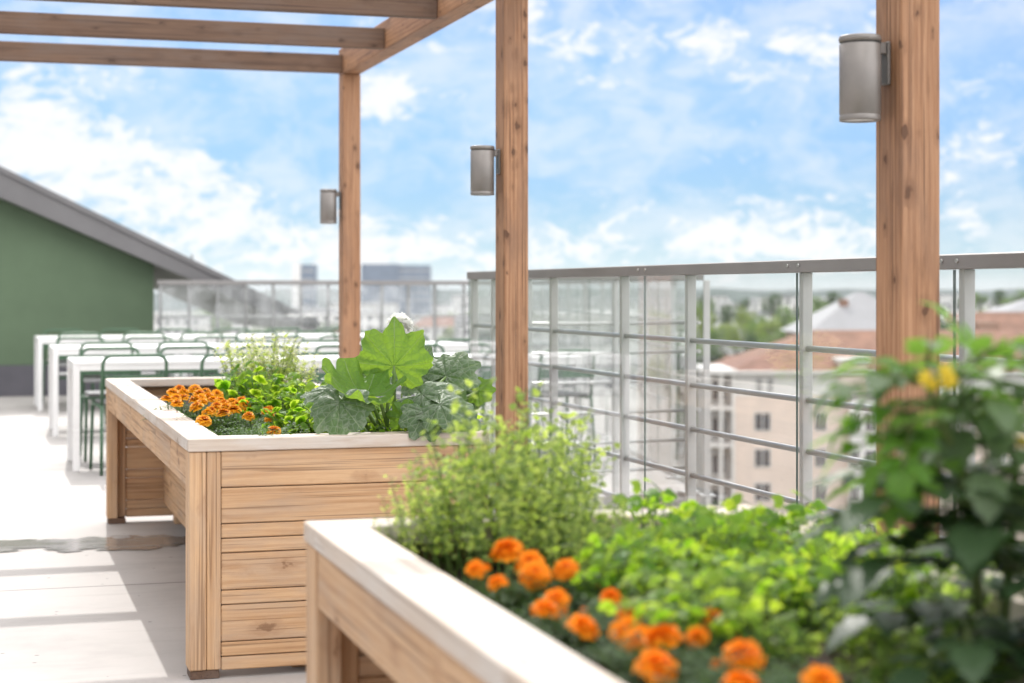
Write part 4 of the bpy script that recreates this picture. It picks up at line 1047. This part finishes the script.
# grey hipped block behind it
S2 = 170 / F
def block(px0, px1, pye, pya, Z, D, wall, roofm, name, label, cat, chimney=None, ins=0.48, wins=()):
    s = Z / F; p = at(px0, pye, Z); o = thing(name, label, cat, (p.x, p.y, GZ), -TH); W_ = (px1 - px0) * s; ez = p.z - GZ; az = CAMZ - (pya - HY) * (Z + D * .45) / F - GZ
    b = MB(); b.box((0, 0, 0), (W_, D, ez), .03); b.build('wall', M[wall], o)
    b = MB(); hip(b, 0, W_, 0, D, ez + .003, az, W_ * ins, D * .48, 0, .6); r_ = b.build('roof', M[roofm], o)
    if chimney:
        x = (chimney[0] - px0) * s; b = MB(); b.box((x - chimney[2] * s / 2, D * .3, ez), (x + chimney[2] * s / 2, D * .3 + 1.2, CAMZ - (chimney[1] - HY) * (Z + D * .3) / F - GZ), .03); b.build('chimney', M['r_terra'], r_)
    lx = lambda px: (px - px0) * s; lz = lambda py: CAMZ - (py - HY) * s - GZ
    for (px, py, w_, h_) in wins: window(px, py, w_, h_, -.06, o, lx, lz, s)
    return o
block(812, 940, 334, 292, 168, 16, 'b_brown', 'r_grey', 'grey_roofed_house', 'brown house with steep grey hipped roof rising behind the cream apartment house', 'building', (854, 299, 8))
rh = block(945, 1230, 372, 312, 156, 17, 'b_brown', 'r_terra', 'terracotta_house', 'large house with broad terracotta roof and boxy dormer right of the nearest post', 'building', (950, 306, 7), .2)
b = MB(); s = 156 / F
b.box(((984 - 945) * s, 2.0, LZ(372)), ((1006 - 945) * s, 9, LZ(372) + 4.0), .03); b.build('dormer', M['b_brown'], rh)
block(992, 1110, 322, 298, 215, 16, 'b_white', 'r_grey', 'grey_roofed_house', 'white house with pale grey hipped roof behind the terracotta roof', 'building')

# ---- pale modern flats to the left with balcony bands, seen through the glass
def flats(px0, px1, pyt, Z, D, label, floors, mat='b_white'):
    s = Z / F; p = at(px0, pyt, Z); o = thing('balcony_flats', label, 'building', (p.x, p.y, GZ), -TH, 'pale flats with balcony bands'); W_ = (px1 - px0) * s; H_ = p.z - GZ
    b = MB(); b.box((0, 1.6, 0), (W_, D, H_), .03); b.build('wall', M[mat], o)
    b = MB(); b.box((-.3, -.2, H_ + .002), (W_ + .3, D + .3, H_ + .35), .03); b.build('roof', M['b_white'], o)
    for k in range(floors):
        z = H_ - 3.0 * (k + 1); b = MB(); b.box((0, 0, z), (W_, 1.598, z + .22), .02); b.box((0, 0, z + .221), (W_, .08, z + 1.15), .01); b.build('balcony', M['b_white'], o)
        nW = max(2, int(W_ / 3.2))
        for q in range(nW):
            x = W_ * (q + .5) / nW; w_ = MB(); w_.box((x - .9, 1.52, z + .3), (x + .9, 1.598, z + 2.6), .01); w_.build('window', M['win'], o)
    return o
flats(545, 640, 318, 118, 14, 'pale balcony flats seen through glass just right of the middle timber post', 5)
flats(470, 535, 330, 190, 14, 'pale balcony flats behind the middle timber post', 4, 'b_grey')

# ---- distant towers on the skyline
def tower(px0, px1, pyt, Z, D, label, split, name='office_tower'):
    s = Z / F; p = at(px0, pyt, Z); o = thing(name, label, 'building', (p.x, p.y, GZ), -TH); W_ = (px1 - px0) * s; H_ = p.z - GZ; xs = W_ * split
    b = MB(); b.box((0, 0, 0), (xs, D, H_), .05); b.build('wall', M['b_white' if name == 'office_tower' else 'win_blue'], o)
    b = MB(); b.box((xs + .01, .4, 0), (W_, D, H_ - .6), .05); b.build('glass_facade', M['win_blue'], o)
    for k in range(5):
        b = MB(); z = H_ - 3.4 * (k + 1); b.box((xs + .2, .3, z), (W_, .398, z + .5), .01); b.build('floor_band', M['b_grey'], o)
tower(292, 314, 263, 700, 12, 'slim tower with white side and blue glass front on the far skyline', .38)
tower(361, 430, 264, 820, 16, 'long blue glass office block on the far skyline behind the farthest post', .55, 'office_block')

# ---- far houses and trees
def house_mesh(w_, d_, h_, wall, roofm, flat, seed):
    rr = random.Random(seed); b = MB(); b.box((-w_ / 2, -d_ / 2, 0), (w_ / 2, d_ / 2, h_), .03, 0)
    if flat: b.box((-w_ / 2 - .2, -d_ / 2 - .2, h_ + .003), (w_ / 2 + .2, d_ / 2 + .2, h_ + .5), .03, 1)
    else: hip(b, -w_ / 2, w_ / 2, -d_ / 2, d_ / 2, h_ + .003, h_ + d_ * .3, d_ * .3, d_ * .48, 1, .4)
    fl = int(h_ / 3); nw = int(w_ / 3)
    for f in range(fl):
        for q in range(nw):
            x = -w_ / 2 + w_ * (q + .5) / nw; z = 3 * f + 1.7
            b.box((x - .7, -d_ / 2 - .04, z - .75), (x + .7, -d_ / 2 - .005, z + .75), .005, 2)
    return b.mesh('far_house', [M[wall], M[roofm], M['win']])
HM = [house_mesh(22, 12, 12, 'b_white', 'r_dark', True, 1), house_mesh(16, 11, 9, 'b_white', 'r_terra', False, 2), house_mesh(30, 13, 15, 'b_white', 'r_grey', True, 3), house_mesh(14, 10, 7, 'b_cream', 'r_dark', False, 4), house_mesh(26, 12, 12, 'b_grey', 'r_grey', True, 5), house_mesh(12, 12, 18, 'b_white', 'r_dark', True, 6)]
HL = ['distant flat-roofed white block in the town haze', 'distant white house with terracotta roof in the town', 'distant long white slab block with pale roof in the town', 'distant small cream house with dark roof in the town', 'distant long grey block with flat roof in the town', 'distant slim white block taller than its neighbours in the town']
def far_house(px, Z, kind):
    p = at(px, 300, Z); o = link('far_house', HM[kind], None, (p.x, p.y, GZ)); o.rotation_euler = (0, 0, -TH + rnd(-.5, .5)); tag(o, HL[kind], 'building', 'far houses of the town')
for i in range(46): far_house(rnd(170, 720), rnd(180, 620), random.choice((0, 1, 2, 3, 4, 4, 0)))
for i in range(30): far_house(rnd(690, 1060), rnd(430, 800), random.choice((0, 2, 5, 2, 1)))
for i in range(70): far_house(rnd(330, 1080), rnd(800, 1500), random.choice((0, 2, 5, 2, 2)))
far_house(737, 240, 1)
def crown_mesh(seed, n, mat):
    rr = random.Random(seed); b = MB()
    cl_ = [(rr.uniform(-.55, .55), rr.uniform(-.55, .55), rr.uniform(-.45, .6), rr.uniform(.35, .6)) for _ in range(11)]
    for i in range(n):
        cx, cy, cz, cr = rr.choice(cl_); d = Vector((rr.gauss(0, 1), rr.gauss(0, 1), rr.gauss(0, 1))).normalized() * cr * rr.uniform(.6, 1.05) ** .6
        blade(b, Vector((cx, cy, cz)) + d, (rr.uniform(-1, 1), rr.uniform(-1, 1), rr.uniform(-.6, .6)), rr.uniform(.10, .2), rr.uniform(.07, .13), segs=2, tint=rr.random(), up=Vector((rr.uniform(-.6, .6), rr.uniform(-.6, .6), 1)))
    return b.mesh('crown', [mat])
CR = {k_: [crown_mesh(s_ + i, 1500, M[m_]) for i in range(2)] for k_, m_, s_ in (('mid', 'tree_leaf', 10), ('dark', 'tree_leaf_dark', 20), ('light', 'tree_leaf_light', 30))}
tb = MB(); tb.tube([(0, 0, -2.2), (.02, .01, -1.2), (0, .03, -.4), (.05, 0, .2)], [.09, .07, .05, .02], 8, 0, .5)
for a_ in range(5):
    an = a_ * 1.3; tb.tube([(0, .02, -.6 + .1 * a_), (.3 * math.cos(an), .3 * math.sin(an), -.2 + .1 * a_), (.55 * math.cos(an), .55 * math.sin(an), .15 + .08 * a_)], [.04, .025, .01], 6, 0, .5)
TRK = tb.mesh('trunk', [M['bark']])
TL = {'mid': 'bushy mid-green tree among the houses of the town', 'dark': 'dense dark green tree among the houses of the town', 'light': 'pale yellow-green tree among the houses of the town'}
def tree(px, py, rad_px, Z, kind):
    p = at(px, py, Z); r_ = rad_px * Z / F; zc = max(p.z, GZ + r_ * 1.0)
    o = thing('tree', TL[kind], 'tree', (p.x, p.y, zc), rnd(0, 6), 'trees of the town'); o.scale = (r_, r_, r_ * rnd(.85, 1.05))
    link('crown', random.choice(CR[kind]), o); link('trunk', TRK, o)
for t_ in ((708,306,11,340,'dark'),(742,308,9,380,'dark'),(772,306,13,330,'dark'),(834,302,11,330,'dark'),(848,310,9,300,'mid'),(705,326,14,250,'light'),(722,332,15,235,'light'),(745,320,14,290,'light'),(760,330,16,240,'mid'),(782,322,17,260,'mid'),(800,330,14,230,'mid'),(815,318,13,260,'mid'),(828,322,12,250,'mid'),(775,345,14,205,'mid'),(755,348,13,210,'dark'),(708,364,17,180,'dark'),(722,372,14,175,'dark'),(695,380,16,170,'dark'),(690,350,16,200,'mid'),(680,330,16,240,'mid'),(660,320,14,280,'light'),(645,338,16,230,'mid'),(980,300,9,330,'mid'),(1000,299,10,330,'dark'),(1020,300,11,310,'mid'),(962,304,8,320,'dark'),(550,335,12,260,'mid'),(575,330,10,300,'light'),(520,345,14,230,'mid'),(455,360,13,210,'mid'),(462,372,12,190,'dark'),(440,345,9,300,'mid'),(600,326,10,330,'mid'),(620,322,10,340,'dark')):
    tree(*t_)
for t_ in ((712,340,13,215,'mid'),(735,338,13,225,'light'),(752,336,14,230,'mid'),(768,330,15,225,'light'),(790,338,13,205,'mid'),(805,318,13,250,'dark'),(820,308,12,290,'mid'),(700,312,13,280,'mid'),(728,316,12,290,'dark'),(664,345,16,190,'mid'),(682,362,17,170,'dark'),(668,385,16,165,'dark'),(700,400,16,160,'dark'),(688,420,15,158,'mid'),(655,365,14,180,'light'),(716,395,13,163,'dark'),(630,350,14,230,'mid'),(1010,306,9,300,'mid'),(970,306,9,300,'mid')):
    tree(*t_)
for i in range(60): 
    Z = rnd(420, 900); tree(rnd(640, 1060), HY + 15.0 * F / Z + rnd(-4, 3), rnd(4.5, 7) * F / Z, Z, random.choice(('mid', 'dark', 'dark')))
for i in range(70):
    Z = rnd(300, 800); tree(rnd(170, 1050), HY + 15.5 * F / Z + rnd(-2, 6), rnd(4.5, 8) * F / Z, Z, random.choice(('mid', 'dark', 'mid', 'light')))

# the thin summer haze over the town
hz_ = MB(); hz_.box((-2700, -400, GZ - 1), (2700, 3100, 17), 0.01)
hm = bpy.data.materials.new('haze'); hm.use_nodes = True; hm.node_tree.nodes.clear()
pv = hm.node_tree.nodes.new('ShaderNodeVolumePrincipled'); pv.inputs['Color'].default_value = (0.93, 0.95, 1, 1); pv.inputs['Density'].default_value = 0.00012; pv.inputs['Anisotropy'].default_value = 0.2
oo = hm.node_tree.nodes.new('ShaderNodeOutputMaterial'); hm.node_tree.links.new(pv.outputs[0], oo.inputs['Volume'])
o = hz_.build('haze', hm); tag(o, kind='stuff')
# ================================================================ SKY, SUN, CAMERA
SUN_EL, SUN_AZ = R(40.5), R(4.0)
wd = bpy.data.worlds.new('World'); scene.world = wd; wd.use_nodes = True
nt = wd.node_tree; nt.nodes.clear()
class WN(N):
    def __init__(self, t): self.t = t
k = WN(nt)
sky = k.n('TexSky', sky_type='NISHITA'); sky.sun_disc = False; sky.sun_elevation = SUN_EL; sky.sun_rotation = SUN_AZ; sky.air_density = 0.5; sky.dust_density = 0.0; sky.ozone_density = 3.0
tc = k.n('TexCoord').outputs['Generated']
sx = k.n('SeparateXYZ', {0: tc})
az = k.math('ARCTAN2', sx.outputs[0], sx.outputs[1]); el = k.math('ARCSINE', sx.outputs[2])
cv = k.n('CombineXYZ', {0: k.math('MULTIPLY', az, 16.0), 1: k.math('MULTIPLY', el, 27.0), 2: 3.7}).outputs[0]
wv = k.noise(cv, 1.1, 3, .5)
cv2 = k.vadd(cv, k.n('CombineXYZ', {0: k.math('MULTIPLY', wv, 0.9), 1: k.math('MULTIPLY', wv, 0.5), 2: 0.0}).outputs[0])
n1 = k.math('ADD', k.math('MULTIPLY', k.noise(cv2, 1.9, 10, .70), .62), k.math('MULTIPLY', k.noise(k.vadd(cv2, (9.0, 3.0, 1.0)), 6.0, 9, .72), .38))
bias = None
def px_az(px): return TH + math.atan((px - CX) / F)
def px_el(py, px): return math.atan((HY - py) / F * math.cos(math.atan((px - CX) / F)))
# cloud banks of this sky: azimuth, elevation, half-widths (radians), weight
banks = [(60, 150, 100, 45, .13), (150, 180, 70, 40, .12), (300, 245, 190, 40, .13), (520, 255, 330, 40, .09), (20, 130, 60, 50, .12), (230, 180, 60, 40, .10), (720, 225, 160, 45, .10), (900, 235, 150, 60, .08), (640, 45, 100, 24, .08), (800, 60, 110, 34, .12), (590, 75, 50, 30, .10), (690, 28, 60, 18, .06), (760, 75, 60, 22, .07), (610, 85, 40, 12, .12), (380, 110, 50, 45, .17), (440, 95, 90, 30, .10), (720, 135, 70, 26, .16), (985, 110, 60, 60, .14), (480, 20, 120, 30, .12), (940, 15, 100, 25, .10), (120, 75, 100, 18, .10),
         (560, 140, 140, 60, -.10), (450, 190, 60, 40, -.05), (280, 120, 90, 50, -.10), (660, 100, 110, 40, -.10), (830, 160, 90, 30, -.08), (980, 60, 70, 40, -.10)]
tot = 0.0
for (px, py, w_, h_, wt) in banks:
    a0, e0 = px_az(px), px_el(py, px); sa, se = w_ / F, h_ / F
    da = k.math('DIVIDE', k.math('SUBTRACT', az, a0), sa); de = k.math('DIVIDE', k.math('SUBTRACT', el, e0), se)
    q = k.math('ADD', k.math('MULTIPLY', da, da), k.math('MULTIPLY', de, de))
    tot = k.math('ADD', tot, k.math('MULTIPLY', k.math('EXPONENT', k.math('MULTIPLY', q, -0.8)), wt))
cl_ = k.math('ADD', n1, tot)
mask = k.math('MULTIPLY', k.step(cl_, .555, .71), .92)
thin = k.math('MULTIPLY', k.step(k.noise(cv2, 1.3, 9, .68), .36, .66), .46)
mask = k.math('MAXIMUM', mask, thin)
hz = k.math('EXPONENT', k.math('MULTIPLY', k.math('MAXIMUM', el, 0.0), -1 / .020))
mask = k.math('MAXIMUM', mask, k.math('MULTIPLY', hz, .7))
SKYK = (1.0, 1.0, 1.0)
lowk = k.math('MULTIPLY_ADD', k.step(el, .0, .17), .48, .55)
blue = k.mix(1.0, sky.outputs[0], (0.57, 0.535, 0.48), 'MULTIPLY')
blue = k.mix(1.0, blue, k.n('CombineXYZ', {0: k.math('MULTIPLY', lowk, k.math('MULTIPLY_ADD', k.step(el, 0, .17), .28, .74)), 1: k.math('MULTIPLY', lowk, k.math('MULTIPLY_ADD', k.step(el, 0, .17), .10, .90)), 2: lowk}).outputs[0], 'MULTIPLY')
back = k.math('MULTIPLY', k.step(k.math('COSINE', k.math('SUBTRACT', az, TH)), .55, -.1), .75)  # added fill: low sky behind the camera, out of view, turned to cloud
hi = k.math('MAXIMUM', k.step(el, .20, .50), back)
left_fill_dim = k.math('MULTIPLY_ADD', k.step(k.math('COSINE', k.math('ADD', az, R(80))), .1, .8), -.55, 1.0)  # dims the unseen dome on the left to shape the fill light
over = k.math('MULTIPLY', hi, k.step(k.noise(tc, 2.2, 7, .6), .30, .52))  # cloud cover above and behind the view, added as fill light
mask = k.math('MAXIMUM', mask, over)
cloud_fill_c = k.mix(hi, (3.7, 3.7, 3.72), k.mix(1.0, (12.8, 12.7, 12.7), k.n('CombineXYZ', {0: left_fill_dim, 1: left_fill_dim, 2: left_fill_dim}).outputs[0], 'MULTIPLY'))  # low visible cloud colour, then unseen dome clouds brightened as added fill
colr = k.mix(mask, blue, cloud_fill_c)
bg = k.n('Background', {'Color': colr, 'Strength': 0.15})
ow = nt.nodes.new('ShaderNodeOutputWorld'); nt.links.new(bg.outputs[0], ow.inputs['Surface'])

sl = bpy.data.lights.new('sun', 'SUN'); sl.energy = 1.5; sl.angle = R(0.53); sl.color = (1.0, 0.96, 0.91)
so = link('sun', sl); d = -Vector((math.sin(SUN_AZ) * math.cos(SUN_EL), math.cos(SUN_AZ) * math.cos(SUN_EL), math.sin(SUN_EL)))
so.rotation_euler = d.to_track_quat('-Z', 'Y').to_euler(); so.location = (0, 0, 30)

cam = bpy.data.cameras.new('camera'); co = link('camera', cam); co.location = (0, 0, CAMZ); co.rotation_euler = (R(90), 0, -TH)
cam.sensor_width = 36; cam.lens = F / 1024 * 36; cam.shift_y = -(341.5 - HY) / 1024; cam.clip_start = .05; cam.clip_end = 9000
cam.dof.use_dof = True; cam.dof.focus_distance = 5.75; cam.dof.aperture_fstop = 2.8; cam.dof.aperture_blades = 9
scene.camera = co
scene.view_settings.view_transform = 'Standard'; scene.view_settings.look = 'None'; scene.view_settings.gamma = 1.0; scene.view_settings.exposure = 0.92
scene.cycles.max_bounces = 10; scene.cycles.transparent_max_bounces = 24; scene.cycles.glossy_bounces = 4; scene.cycles.diffuse_bounces = 5
scene.cycles.sample_clamp_indirect = 8.0; scene.cycles.caustics_reflective = False; scene.cycles.caustics_refractive = False
scene.cycles.use_denoising = True
